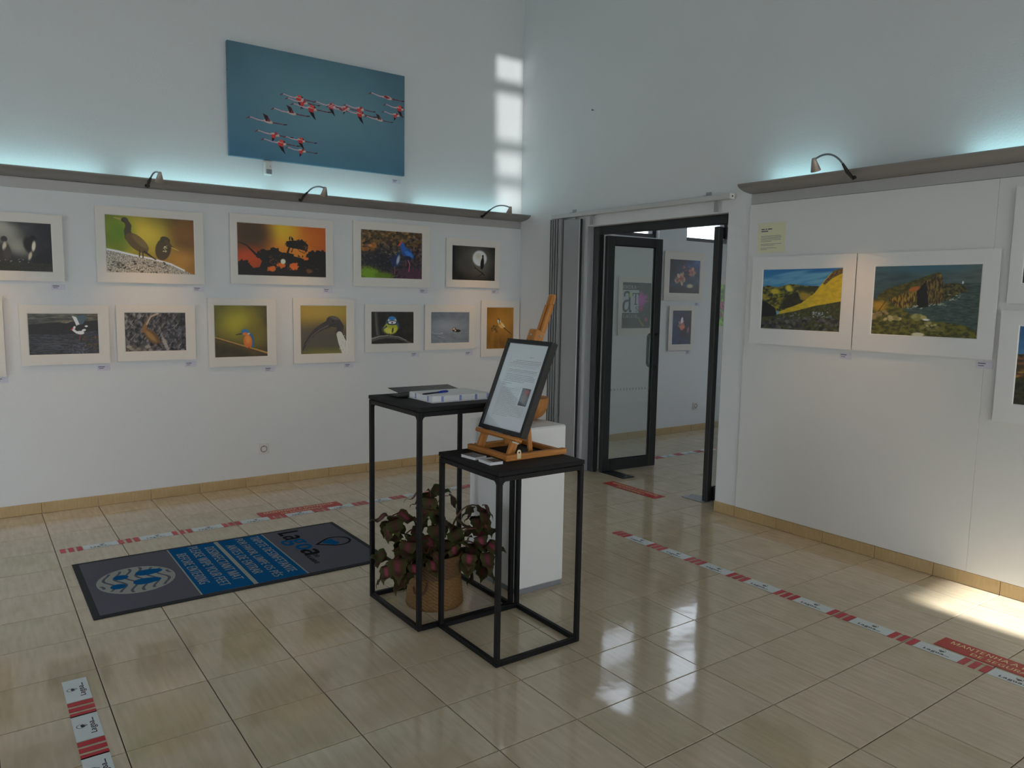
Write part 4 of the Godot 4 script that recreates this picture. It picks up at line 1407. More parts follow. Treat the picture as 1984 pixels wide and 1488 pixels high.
func build_small_things() -> void:
	socket_at("white wall socket low on the picture wall", Vector3(1.476, 0.283, WZ))
	socket_at("white wall socket low on the second room's wall", Vector3(6.397, 0.285, -2.19))
	var o := thing("motion_sensor", "small white motion sensor under the flamingo canvas", "sensor", Vector3(1.543, 2.405, WZ))
	part("housing", box_mesh(Vector3(0.062, 0.106, 0.042), 0.008, Vector3(0, 0, 0.021)), M.white_plastic, o)
	part("lens", box_mesh(Vector3(0.040, 0.034, 0.006), 0.002, Vector3(0.002, -0.028, 0.0425)), M.grey_plastic, o)
	part("indicator", box_mesh(Vector3(0.003, 0.008, 0.002), 0.0, Vector3(0.012, 0.012, 0.0425)), M.dark_hole, o)
	var nail := thing("nail", "tiny dark nail in the bare wall above the doorway", "nail", Vector3(WX, 3.005, -1.249))
	part("shank", Shape.new().tube([Vector3(0.003, 0, 0), Vector3(-0.018, 0.002, 0)], [0.002], 8).done(), M.dark_hole, nail)
	part("head", Shape.new().tube([Vector3(-0.018, 0.002, 0), Vector3(-0.021, 0.0024, 0)], [0.006], 10).done(), M.dark_hole, nail)
	var n := thing("notice_sheet", "cream notice sheet with small print above the green hills", "notice")
	n.transform = Transform3D(Basis(Vector3(0, 0, 1), Vector3(0, 1, 0), Vector3(-1, 0, 0)), Vector3(WX - 0.015, 1.888, 0.518))
	part("sheet", box_mesh(Vector3(0.208, 0.192, 0.0015), 0.0003, Vector3(0, 0, 0.00075)), M.cream_paper, n)
	for r in [[-0.078, 0.056, [0.026, 0.012, 0.030]], [-0.078, 0.043, [0.052]]]:
		var x: float = r[0]
		for w in r[2]:
			part("heading", Shape.new().box(Vector3(x + w / 2, r[1], 0.0016), Vector3(w, 0.0075, 0.0004)).done(), M.soft_ink, n)
			x += w + 0.006
	for k in 11:
		if k == 5 or k == 8:
			continue
		var w: float = [0.15, 0.155, 0.15, 0.15, 0.08, 0.0, 0.155, 0.10, 0.0, 0.12, 0.05][k]
		part("print_line", Shape.new().box(Vector3(-0.078 + w / 2, 0.012 - k * 0.0085, 0.0016), Vector3(w, 0.0022, 0.0004)).done(), M.soft_ink, n)


# ------------------------------------------------------------------ what is printed: each photograph is painted into a small image
# x runs from 0 to the picture's width over its height, y from 0 at the top to 1
class Pic:
	var im: Image
	var w: int
	var h: int
	var asp: float
	var n: FastNoiseLite
	var r := RandomNumberGenerator.new()
	func _init(width: int, height: int, seed_at: int) -> void:
		w = width
		h = height
		asp = float(w) / h
		im = Image.create(w, h, false, Image.FORMAT_RGB8)
		n = FastNoiseLite.new()
		n.seed = seed_at
		n.frequency = 1.0
		n.fractal_octaves = 3
		r.seed = seed_at
	static func ink(c: Color) -> Color:
		# the photograph shows the prints in dim light: print colours are that much brighter
		var l := c.srgb_to_linear() * 2.1
		return Color(minf(l.r, 0.95), minf(l.g, 0.95), minf(l.b, 0.95)).linear_to_srgb()
	# colours at the top left, top right, bottom left, bottom right, with soft mottling
	func back(a: Color, b: Color, c: Color, d: Color, mottle := 0.0, fx := 4.0, fy := 4.0) -> void:
		a = ink(a)
		b = ink(b)
		c = ink(c)
		d = ink(d)
		for y in h:
			var v := float(y) / h
			var l := a.lerp(c, v)
			var q := b.lerp(d, v)
			for x in w:
				var col := l.lerp(q, float(x) / w)
				if mottle > 0.0:
					col = col * (1.0 + mottle * 1.6 * n.get_noise_2d(asp * fx * x / w, fy * v))
				im.set_pixel(x, y, col)
	# soft ellipse, turned by «turn» degrees
	func dab(cx: float, cy: float, rx: float, ry: float, col: Color, turn := 0.0, soft := 0.12, rough := 0.0) -> void:
		col = ink(col)
		var reach := maxf(rx, ry) * (1.0 + soft + rough)
		var ca := cos(deg_to_rad(turn))
		var sa := sin(deg_to_rad(turn))
		for y in range(maxi(0, int((cy - reach) * h)), mini(h, int((cy + reach) * h) + 2)):
			for x in range(maxi(0, int((cx - reach) * h)), mini(w, int((cx + reach) * h) + 2)):
				var dx := (x + 0.5) / h - cx
				var dy := (y + 0.5) / h - cy
				var u := (dx * ca + dy * sa) / rx
				var v := (-dx * sa + dy * ca) / ry
				var d := sqrt(u * u + v * v)
				if rough > 0.0:
					d += rough * n.get_noise_2d(dx * 14.0 + cx * 31.0, dy * 14.0 + cy * 17.0) * 2.0
				var k := 1.0 - smoothstep(1.0 - soft, 1.0 + soft, d)
				if k > 0.0:
					im.set_pixel(x, y, im.get_pixel(x, y).lerp(col, k))
	func poly(pts: Array, col: Color, grain := 0.0, gx := 20.0, gy := 20.0, other := Color.BLACK) -> void:
		col = ink(col)
		other = ink(other)
		var p := PackedVector2Array(pts)
		var lo := p[0]
		var hi := p[0]
		for q in p:
			lo = lo.min(q)
			hi = hi.max(q)
		for y in range(maxi(0, int(lo.y * h)), mini(h, int(hi.y * h) + 1)):
			for x in range(maxi(0, int(lo.x * h)), mini(w, int(hi.x * h) + 1)):
				var q := Vector2((x + 0.5) / h, (y + 0.5) / h)
				if Geometry2D.is_point_in_polygon(q, p):
					var c := col
					if grain > 0.0:
						c = col.lerp(other, clampf(0.5 + grain * 1.7 * n.get_noise_2d(q.x * gx, q.y * gy), 0.0, 1.0))
					im.set_pixel(x, y, c)
	func line(pts: Array, w0: float, w1: float, col: Color) -> void:
		var c := ink(col)
		for k in pts.size() - 1:
			var a: Vector2 = pts[k]
			var b: Vector2 = pts[k + 1]
			var steps := maxi(2, int(a.distance_to(b) * h * 1.3))
			for i in steps + 1:
				var f := (k + float(i) / steps) / (pts.size() - 1)
				var p := a.lerp(b, float(i) / steps)
				var rr := lerpf(w0, w1, f) * h * 0.5
				for y in range(maxi(0, int(p.y * h - rr)), mini(h, int(p.y * h + rr) + 1)):
					for x in range(maxi(0, int(p.x * h - rr)), mini(w, int(p.x * h + rr) + 1)):
						if Vector2(x + 0.5 - p.x * h, y + 0.5 - p.y * h).length() <= maxf(rr, 0.6):
							im.set_pixel(x, y, c)
	func specks(x0: float, y0: float, x1: float, y1: float, count: int, size: float, a: Color, b: Color, flat := 0.6) -> void:
		for k in count:
			var s := size * r.randf_range(0.5, 1.3)
			dab(r.randf_range(x0, x1), r.randf_range(y0, y1), s, s * flat, a.lerp(b, r.randf()), r.randf_range(-30, 30), 0.35)
	func words(text: String, x: float, y: float, wide: float, high: float, col: Color, serif := true) -> void:
		# letters drawn from the font's own outlines, triangle by triangle
		var c := ink(col)
		var font := SystemFont.new()
		font.font_names = PackedStringArray(["Droid Serif" if serif else "Droid Sans"])
		var tm := TextMesh.new()
		tm.font = font
		tm.text = text
		tm.font_size = 48
		tm.pixel_size = 0.01
		tm.depth = 0.0
		var v: PackedVector3Array = tm.get_mesh_arrays()[Mesh.ARRAY_VERTEX]
		var ids: PackedInt32Array = tm.get_mesh_arrays()[Mesh.ARRAY_INDEX]
		var bb := tm.get_aabb()
		for k in range(0, ids.size(), 3):
			var t := []
			for i in 3:
				var p := v[ids[k + i]]
				t.append(Vector2(x + (p.x - bb.position.x) / bb.size.x * wide, y + high - (p.y - bb.position.y) / bb.size.y * high) * h)
			var lo: Vector2 = t[0].min(t[1]).min(t[2])
			var hi: Vector2 = t[0].max(t[1]).max(t[2])
			for py in range(maxi(0, int(lo.y)), mini(h, int(hi.y) + 1)):
				for px in range(maxi(0, int(lo.x)), mini(w, int(hi.x) + 1)):
					if Geometry2D.point_is_inside_triangle(Vector2(px + 0.5, py + 0.5), t[0], t[1], t[2]):
						im.set_pixel(px, py, c)
	func done() -> ImageTexture:
		return ImageTexture.create_from_image(im)


var pics := {}


func v2(list: Array) -> Array:
	var a := []
	for k in range(0, list.size(), 2):
		a.append(Vector2(list[k], list[k + 1]))
	return a


func pic_texture(called: String) -> ImageTexture:
	if not pics.has(called):
		match called:
			"grebes":
				pics[called] = pic_grebes()
			"shags":
				pics[called] = pic_shags()
			"sunset":
				pics[called] = pic_sunset()
			"gallinules":
				pics[called] = pic_gallinules()
			"moon":
				pics[called] = pic_moon()
			"gulls":
				pics[called] = pic_gulls()
			"rockbird":
				pics[called] = pic_rockbird()
			"kingfisher":
				pics[called] = pic_kingfisher()
			"ibis":
				pics[called] = pic_ibis()
			"bluetit":
				pics[called] = pic_bluetit()
			"puffin":
				pics[called] = pic_puffin()
			"reedling":
				pics[called] = pic_reedling()
			"flamingos":
				pics[called] = pic_flamingos()
			"valley":
				pics[called] = pic_valley()
			"headland":
				pics[called] = pic_headland()
			"moor":
				pics[called] = pic_moor()
			"poster":
				pics[called] = pic_poster()
			"blossom":
				pics[called] = pic_blossom()
			"flower":
				pics[called] = pic_flower()
			"meadow":
				pics[called] = pic_meadow()
			"cards0":
				pics[called] = pic_cards0()
			"cards1":
				pics[called] = pic_cards1()
			"cover":
				pics[called] = pic_cover()
	return pics[called]


func pic_grebes() -> ImageTexture:
	var p := Pic.new(260, 140, 11)
	p.back(Color("5a5a52"), Color("17151a"), Color("2a2824"), Color("0c0a0e"), 0.35, 2.0, 2.0)
	p.dab(1.05, 0.25, 0.40, 0.16, Color("6f6d62"), 35, 0.9)
	p.dab(1.22, 0.50, 0.22, 0.14, Color("7a766a"), 30, 0.9)
	p.dab(0.85, 0.10, 0.35, 0.14, Color("8a877c"), 10, 0.9)
	p.dab(1.02, 0.36, 0.055, 0.06, Color("2a2022"), 0, 0.2)
	p.dab(1.02, 0.62, 0.10, 0.20, Color("2b2620"), 0, 0.25)
	p.dab(1.02, 0.50, 0.035, 0.09, Color("a39a86"), 10, 0.4)
	p.dab(1.06, 0.66, 0.07, 0.12, Color("37312a"), 0, 0.4)
	p.dab(1.46, 0.47, 0.10, 0.17, Color("100c0e"), -15, 0.3)
	p.dab(1.52, 0.32, 0.055, 0.06, Color("0a080a"), 0, 0.3)
	p.dab(1.53, 0.48, 0.035, 0.11, Color("b9ad98"), 8, 0.4)
	p.dab(1.46, 0.68, 0.03, 0.09, Color("a79a80"), 15, 0.5)
	p.poly(v2([0, 0.80, 0.5, 0.84, 1.1, 0.80, 1.857, 0.84, 1.857, 1, 0, 1]), Color("14120c"), 0.6, 40, 20, Color("2a281a"))
	p.specks(0.1, 0.72, 1.5, 0.86, 26, 0.02, Color("8f8a70"), Color("3a382c"))
	return p.done()


func pic_shags() -> ImageTexture:
	var p := Pic.new(300, 204, 12)
	p.back(Color("4e5a0c"), Color("4a3010"), Color("7c7c16"), Color("7a4e18"), 0.22, 1.6, 1.6)
	p.dab(0.62, 0.30, 0.42, 0.30, Color("b39a2c"), 10, 0.9)
	p.dab(0.20, 0.30, 0.20, 0.25, Color("4f6a0a"), 0, 0.9)
	p.dab(1.32, 0.25, 0.22, 0.26, Color("6a4416"), 0, 0.9)
	p.dab(1.25, 0.72, 0.25, 0.16, Color("9a6a26"), 0, 0.9)
	p.poly(v2([0, 0.60, 0.18, 0.63, 0.45, 0.69, 0.75, 0.74, 1.05, 0.82, 1.28, 0.93, 1.42, 1, 0, 1]), Color("a39d92"), 0.8, 34, 30, Color("625d52"))
	p.line(v2([0, 0.60, 0.18, 0.63, 0.45, 0.69, 0.75, 0.74, 1.05, 0.82, 1.28, 0.93]), 0.035, 0.03, Color("c9c4b8"))
	p.specks(0.05, 0.80, 1.0, 0.99, 60, 0.022, Color("2a2824"), Color("6a665c"))
	var br := Color("54401e")
	p.line(v2([0.14, 0.045, 0.28, 0.07]), 0.012, 0.04, Color("8a7a3a"))
	p.dab(0.31, 0.075, 0.055, 0.045, Color("2e2a1c"))
	p.line(v2([0.33, 0.09, 0.37, 0.17, 0.35, 0.27, 0.37, 0.38]), 0.075, 0.13, Color("37301c"))
	p.dab(0.50, 0.47, 0.225, 0.115, br, 42, 0.06)
	p.dab(0.55, 0.44, 0.17, 0.055, Color("6b532c"), 44, 0.3)
	p.line(v2([0.62, 0.62, 0.70, 0.68, 0.80, 0.75]), 0.045, 0.02, Color("33260f"))
	p.line(v2([0.54, 0.60, 0.53, 0.71]), 0.02, 0.02, Color("3a2a14"))
	p.line(v2([0.59, 0.62, 0.59, 0.72]), 0.02, 0.02, Color("3a2a14"))
	p.dab(0.93, 0.56, 0.13, 0.20, Color("43321a"), 12, 0.06)
	p.dab(0.97, 0.39, 0.085, 0.06, Color("3a2f1c"), 20, 0.1)
	p.line(v2([0.99, 0.42, 1.06, 0.50, 1.11, 0.53]), 0.07, 0.03, Color("4a3a20"))
	p.line(v2([1.08, 0.52, 1.20, 0.575]), 0.022, 0.01, Color("a88a3a"))
	p.specks(0.93, 0.48, 1.0, 0.60, 12, 0.014, Color("d8ceb0"), Color("8a7a50"))
	return p.done()


func pic_sunset() -> ImageTexture:
	var p := Pic.new(320, 178, 13)
	p.back(Color("4a2c14"), Color("8a3c0a"), Color("93330c"), Color("7a300a"), 0.1, 2.0, 2.0)
	p.dab(1.30, 0.22, 0.60, 0.40, Color("a8540e"), 0, 0.9)
	p.dab(0.95, 0.30, 0.34, 0.40, Color("c87814"), 0, 0.9)
	p.dab(0.88, 0.08, 0.26, 0.20, Color("b8921c"), 0, 0.9)
	p.dab(1.10, 0.55, 0.40, 0.14, Color("cf6a18"), 0, 0.8)
	p.dab(0.28, 0.20, 0.34, 0.30, Color("3a2a18"), 0, 0.75)
	p.dab(0.22, 0.66, 0.28, 0.18, Color("9c380e"), 0, 0.7)
	var k := Color("0d0805")
	p.poly(v2([0.0, 0.75, 0.06, 0.73, 0.14, 0.72, 0.22, 0.78, 0.30, 0.86, 0.42, 0.84, 0.47, 0.72, 0.40, 0.64, 0.35, 0.59, 0.45, 0.55, 0.60, 0.50, 0.75, 0.47, 0.86, 0.53, 1.0, 0.54, 1.12, 0.60, 1.25, 0.62, 1.36, 0.66, 1.38, 0.55, 1.44, 0.51, 1.60, 0.50, 1.80, 0.48, 1.80, 1, 0, 1]), k)
	p.poly(v2([0.96, 0.31, 1.08, 0.29, 1.24, 0.28, 1.36, 0.31, 1.42, 0.36, 1.40, 0.48, 1.32, 0.47, 1.22, 0.45, 1.10, 0.44, 1.0, 0.42]), k)
	for d in [[0.52, 0.55, 0.10, 0.05], [0.72, 0.50, 0.10, 0.045], [0.42, 0.60, 0.07, 0.06], [1.26, 0.30, 0.10, 0.04], [1.36, 0.42, 0.06, 0.07], [1.03, 0.36, 0.08, 0.06], [1.52, 0.52, 0.10, 0.05], [1.70, 0.50, 0.10, 0.05], [0.12, 0.76, 0.09, 0.05], [1.05, 0.58, 0.08, 0.04]]:
		p.dab(d[0], d[1], d[2], d[3], k, 0, 0.12, 0.4)
	p.line(v2([1.03, 0.42, 1.00, 0.50, 0.98, 0.56]), 0.035, 0.045, k)
	p.line(v2([1.10, 0.44, 1.07, 0.52]), 0.014, 0.02, k)
	p.line(v2([1.20, 0.45, 1.24, 0.49, 1.34, 0.53]), 0.012, 0.012, k)
	p.line(v2([0.02, 0.37, 0.18, 0.43, 0.25, 0.50, 0.36, 0.60]), 0.014, 0.045, k)
	p.poly(v2([1.02, 0.28, 1.02, 0.23, 1.055, 0.20, 1.045, 0.28]), k)
	p.poly(v2([1.07, 0.28, 1.07, 0.21, 1.11, 0.25, 1.11, 0.29]), k)
	p.poly(v2([1.20, 0.60, 1.20, 0.56, 1.26, 0.61]), k)
	p.poly(v2([1.28, 0.61, 1.31, 0.56, 1.31, 0.61]), k)
	for d in [[0.66, 0.86, 0.09, 0.05], [0.86, 0.78, 0.09, 0.06], [1.11, 0.80, 0.10, 0.075], [1.38, 0.64, 0.05, 0.03]]:
		p.dab(d[0], d[1], d[2], d[3], Color("b85414"), -15, 0.2, 0.25)
	p.specks(0.60, 0.58, 0.84, 0.80, 26, 0.013, Color("6a3c14"), Color("2c180a"), 0.8)
	p.specks(1.30, 0.36, 1.42, 0.50, 10, 0.012, Color("a8560e"), Color("5c3010"), 0.8)
	p.dab(1.44, 0.88, 0.07, 0.045, Color("5c3816"), 0, 0.5, 0.2)
	p.specks(1.35, 0.72, 1.75, 0.90, 18, 0.014, Color("4a2c14"), Color("20120a"), 0.8)
	p.dab(0.895, 0.71, 0.052, 0.052, Color("f4e2a0"), 0, 0.25)
	return p.done()


func pic_gallinules() -> ImageTexture:
	var p := Pic.new(260, 180, 14)
	p.back(Color("4a3820"), Color("3a3026"), Color("2a2430"), Color("33202a"), 0.8, 9.0, 9.0)
	p.dab(0.55, 0.62, 0.55, 0.22, Color("17171c"), 0, 0.7, 0.2)
	p.specks(0, 0, 1.44, 0.28, 90, 0.045, Color("7a5a2a"), Color("2a2218"))
	p.specks(0.02, 0.28, 0.32, 0.42, 16, 0.05, Color("a8682a"), Color("6a4420"))
	p.specks(0, 0.42, 1.44, 0.82, 120, 0.03, Color("131419"), Color("3c3640"))
	p.specks(0.5, 0.30, 1.1, 0.5, 40, 0.025, Color("6a6048"), Color("2a2a20"))
	p.dab(0.18, 0.92, 0.28, 0.14, Color("5c7a16"), 8, 0.5, 0.2)
	p.dab(0.52, 0.96, 0.22, 0.08, Color("4a6012"), 0, 0.5, 0.2)
	p.dab(1.2, 0.90, 0.3, 0.12, Color("3a2230"), 0, 0.6, 0.2)
	var bl := Color("1c3f78")
	p.dab(1.07, 0.44, 0.17, 0.10, bl, 32, 0.1)
	p.dab(1.12, 0.47, 0.13, 0.05, Color("2c5fa4"), 30, 0.4)
	p.dab(0.955, 0.28, 0.06, 0.055, Color("244f92"))
	p.dab(0.99, 0.35, 0.06, 0.08, Color("20488a"), -20)
	p.line(v2([0.88, 0.29, 0.94, 0.22]), 0.035, 0.03, Color("b33a24"))
	p.dab(1.09, 0.56, 0.09, 0.05, Color("12182c"), 0, 0.3)
	p.line(v2([1.10, 0.60, 1.14, 0.68, 1.12, 0.84]), 0.02, 0.018, Color("9a4a62"))
	p.line(v2([1.04, 0.60, 1.06, 0.72]), 0.02, 0.015, Color("6a3444"))
	p.dab(0.80, 0.64, 0.11, 0.13, Color("18264a"), 20, 0.15)
	p.dab(0.87, 0.48, 0.045, 0.045, Color("1c3054"))
	p.dab(0.86, 0.60, 0.035, 0.10, Color("8f98a4"), 15, 0.5)
	p.line(v2([0.78, 0.75, 0.78, 0.90]), 0.02, 0.018, Color("7a4a4a"))
	return p.done()


func pic_moon() -> ImageTexture:
	var p := Pic.new(240, 160, 15)
	p.back(Color("0d0b0a"), Color("0b0a09"), Color("0a0908"), Color("0a0807"), 0.5, 3.0, 3.0)
	p.dab(0.88, 0.42, 0.55, 0.46, Color("5c5850"), 20, 0.95)
	p.dab(0.45, 0.55, 0.28, 0.24, Color("3a3732"), 20, 0.95)
	p.dab(0.95, 0.34, 0.25, 0.23, Color("c9c3b4"), 0, 0.14)
	p.dab(0.90, 0.28, 0.10, 0.08, Color("a8a294"), 0, 0.8)
	p.dab(1.02, 0.42, 0.10, 0.06, Color("b2ac9e"), 0, 0.8)
	var k := Color("050404")
	p.dab(1.04, 0.50, 0.062, 0.17, k, 6, 0.1)
	p.dab(1.06, 0.27, 0.03, 0.035, k)
	p.line(v2([1.06, 0.28, 1.06, 0.36]), 0.035, 0.07, k)
	p.line(v2([0.74, 0.57, 0.80, 0.63, 0.92, 0.71, 1.02, 0.76, 1.12, 0.84]), 0.016, 0.03, k)
	p.line(v2([1.06, 0.78, 1.00, 0.83, 0.84, 0.92]), 0.03, 0.008, k)
	p.line(v2([0.80, 0.64, 0.76, 0.66]), 0.014, 0.01, k)
	return p.done()


func pic_gulls() -> ImageTexture:
	var p := Pic.new(280, 186, 16)
	p.back(Color("43443f"), Color("474236"), Color("17171a"), Color("2c2622"), 0.4, 2.5, 16.0)
	p.poly(v2([0, 0.26, 0.5, 0.22, 1.0, 0.20, 1.51, 0.16, 1.51, 0.42, 0.9, 0.52, 0, 0.50]), Color("131214"), 0.4, 6, 20, Color("1e1b1a"))
	p.poly(v2([0, 0.50, 0.9, 0.50, 1.51, 0.42, 1.51, 1, 0, 1]), Color("191a1e"), 0.9, 5, 26, Color("34343a"))
	for k in 26:
		var y := 0.52 + 0.44 * p.r.randf()
		var x := p.r.randf_range(0, 0.8)
		p.line([Vector2(x, y), Vector2(x + 0.2, y - 0.015), Vector2(x + p.r.randf_range(0.3, 0.55), y + 0.01)], 0.008, 0.012, Color("4a4a50").lerp(Color("2a2a2e"), p.r.randf()))
	p.specks(0.7, 0.55, 1.5, 0.98, 90, 0.03, Color("3a3234"), Color("1e1c20"))
	p.specks(1.15, 0.55, 1.5, 0.9, 50, 0.022, Color("5c4224"), Color("2a261e"))
	p.specks(0.92, 0.72, 1.22, 0.98, 60, 0.022, Color("4c4f5c"), Color("2c2d34"))
	p.dab(0.78, 0.20, 0.11, 0.035, Color("5c5240"), 0, 0.3)
	p.line(v2([0.80, 0.22, 0.92, 0.18]), 0.03, 0.02, Color("6a6050"))
	p.poly(v2([0.93, 0.05, 1.02, 0.08, 1.10, 0.16, 1.14, 0.30, 1.02, 0.30, 0.99, 0.20]), Color("cfd0cc"))
	p.poly(v2([1.02, 0.06, 1.20, 0.02, 1.25, 0.08, 1.18, 0.24, 1.10, 0.28]), Color("3a4a54"))
	p.dab(1.16, 0.32, 0.13, 0.05, Color("1a1512"), 8, 0.15)
	p.dab(1.24, 0.31, 0.035, 0.025, Color("c8c4bc"))
	p.line(v2([0.98, 0.33, 0.95, 0.40, 1.02, 0.46, 1.10, 0.47]), 0.05, 0.06, Color("d4cfc8"))
	p.dab(1.10, 0.47, 0.09, 0.045, Color("d8d4cc"), 5)
	p.dab(1.18, 0.41, 0.05, 0.03, Color("c4bfb8"), -20)
	p.line(v2([0.94, 0.36, 0.90, 0.40]), 0.03, 0.02, Color("a03038"))
	p.line(v2([1.10, 0.52, 1.07, 0.66]), 0.02, 0.015, Color("7a2a20"))
	return p.done()


func pic_rockbird() -> ImageTexture:
	var p := Pic.new(260, 176, 17)
	p.back(Color("44423f"), Color("201f20"), Color("2c2a2c"), Color("36343a"), 1.0, 7.0, 5.0)
	for k in 90:
		var a := Vector2(p.r.randf_range(0, 1.48), p.r.randf_range(0, 1))
		p.line([a, a + Vector2(0.08, -0.11) * p.r.randf_range(0.4, 1.4)], 0.03, 0.01, Color("6a6660").lerp(Color("141416"), p.r.randf()))
	p.specks(0.9, 0.25, 1.48, 0.85, 40, 0.05, Color("1b1b1f"), Color("4c4c54"))
	p.specks(0.0, 0.85, 0.9, 1.0, 22, 0.06, Color("7a7064"), Color("3a342e"))
	p.dab(0.95, 0.80, 0.05, 0.22, Color("7c7670"), -20, 0.5, 0.2)
	p.dab(0.64, 0.62, 0.27, 0.12, Color("4f371a"), 48, 0.12)
	p.dab(0.60, 0.60, 0.20, 0.06, Color("7a5a2c"), 48, 0.5)
	p.line(v2([0.44, 0.46, 0.50, 0.30, 0.56, 0.20]), 0.11, 0.05, Color("6a4c26"))
	p.line(v2([0.52, 0.30, 0.62, 0.10, 0.80, 0.02]), 0.04, 0.05, Color("8a7a66"))
	p.line(v2([0.78, 0.82, 0.86, 0.92]), 0.06, 0.03, Color("1a1410"))
	return p.done()


func pic_kingfisher() -> ImageTexture:
	var p := Pic.new(190, 190, 18)
	p.back(Color("4e4a10"), Color("3c3510"), Color("2e2410"), Color("2c2010"), 0.2, 2.0, 2.0)
	p.dab(0.45, 0.35, 0.35, 0.30, Color("8a8018"), 0, 0.9)
	p.dab(0.75, 0.62, 0.25, 0.25, Color("5c5214"), 0, 0.9)
	p.line(v2([0, 0.62, 0.30, 0.72, 0.60, 0.82, 1.0, 0.95]), 0.04, 0.06, Color("8a6a30"))
	p.line(v2([0, 0.635, 0.30, 0.735, 0.60, 0.835, 1.0, 0.97]), 0.02, 0.03, Color("3a2a12"))
	p.line(v2([0.39, 0.57, 0.52, 0.545]), 0.012, 0.03, Color("1b1a1c"))
	p.dab(0.57, 0.52, 0.075, 0.06, Color("1f5a8a"))
	p.dab(0.57, 0.55, 0.05, 0.03, Color("b0581a"), 0, 0.3)
	p.dab(0.645, 0.56, 0.03, 0.025, Color("c8ccc8"))
	p.dab(0.69, 0.68, 0.05, 0.14, Color("1c4e7c"), -8)
	p.dab(0.62, 0.70, 0.085, 0.135, Color("a8581c"), -6)
	p.dab(0.62, 0.66, 0.05, 0.08, Color("c07028"), -6, 0.5)
	p.line(v2([0.64, 0.82, 0.65, 0.88]), 0.02, 0.02, Color("6a2a14"))
	return p.done()


func pic_ibis() -> ImageTexture:
	var p := Pic.new(190, 190, 19)
	p.back(Color("7a6426"), Color("7c6628"), Color("3e3a30"), Color("38342c"), 0.08, 2.0, 2.0)
	p.dab(0.5, 0.12, 0.8, 0.20, Color("8a7430"), 0, 0.9)
	p.dab(0.45, 0.66, 0.7, 0.22, Color("433e36"), 0, 0.9)
	p.dab(0.5, 1.0, 0.5, 0.10, Color("5c5a26"), 0, 0.9)
	var k := Color("2e2b2a")
	p.line(v2([0.045, 0.91, 0.10, 0.78, 0.20, 0.64, 0.33, 0.52, 0.46, 0.44, 0.60, 0.38]), 0.03, 0.16, k)
	p.dab(0.71, 0.33, 0.16, 0.115, k, 12, 0.06)
	p.line(v2([0.80, 0.36, 0.86, 0.44, 0.84, 0.56]), 0.17, 0.14, k)
	p.line(v2([0.10, 0.80, 0.24, 0.62, 0.42, 0.49, 0.60, 0.41]), 0.012, 0.03, Color("4a4644"))
	p.line(v2([0.60, 0.42, 0.74, 0.38]), 0.012, 0.012, Color("15120f"))
	p.dab(0.70, 0.32, 0.018, 0.018, Color("0c0a08"))
	p.dab(0.74, 0.26, 0.10, 0.03, Color("4c4846"), 14, 0.6)
	p.line(v2([0.84, 0.60, 0.90, 0.76, 1.0, 0.96]), 0.13, 0.22, Color("a7a7a0"))
	p.specks(0.84, 0.60, 1.0, 0.98, 40, 0.012, Color("b0b0a8"), Color("90908a"))
	return p.done()


func pic_bluetit() -> ImageTexture:
	var p := Pic.new(230, 172, 20)
	p.back(Color("1b1a17"), Color("201d19"), Color("171512"), Color("1c1915"), 0.2, 3.0, 3.0)
	p.line(v2([0.14, 0, 0.16, 0.4, 0.20, 0.72]), 0.10, 0.12, Color("33312d"))
	p.line(v2([0.13, 0.05, 0.15, 0.4, 0.18, 0.70]), 0.03, 0.04, Color("4c4842"))
	p.line(v2([0, 0.86, 0.25, 0.80, 0.50, 0.78, 0.85, 0.82, 1.10, 0.93, 1.35, 1.05]), 0.13, 0.05, Color("45413d"))
	p.line(v2([0, 0.84, 0.25, 0.765, 0.50, 0.74, 0.85, 0.79, 1.10, 0.905]), 0.03, 0.018, Color("7c7872"))
	p.dab(0.60, 0.40, 0.17, 0.20, Color("33485c"), 0, 0.15)
	p.dab(0.80, 0.42, 0.06, 0.15, Color("33485c"), -12, 0.3)
	p.dab(0.60, 0.52, 0.22, 0.175, Color("9c9a20"), 0, 0.12)
	p.dab(0.55, 0.58, 0.17, 0.11, Color("a8a64c"), 10, 0.7)
	p.dab(0.62, 0.45, 0.15, 0.07, Color("8c9020"), 0, 0.6)
	p.dab(0.66, 0.58, 0.025, 0.08, Color("26261c"), 8, 0.5)
	p.dab(0.645, 0.29, 0.14, 0.125, Color("bfc2be"), 0, 0.12)
	p.dab(0.64, 0.205, 0.115, 0.065, Color("2c669c"), 0, 0.2)
	p.line(v2([0.51, 0.30, 0.64, 0.275, 0.79, 0.30]), 0.024, 0.024, Color("16202c"))
	p.line(v2([0.50, 0.32, 0.53, 0.39, 0.64, 0.405, 0.76, 0.39, 0.79, 0.33]), 0.035, 0.035, Color("1a2630"))
	p.dab(0.645, 0.345, 0.022, 0.03, Color("121212"))
	p.line(v2([0.36, 0.55, 0.46, 0.46]), 0.02, 0.06, Color("34444f"))
	p.line(v2([0.55, 0.68, 0.54, 0.77]), 0.016, 0.016, Color("2a2620"))
	p.line(v2([0.70, 0.68, 0.71, 0.77]), 0.016, 0.016, Color("2a2620"))
	return p.done()


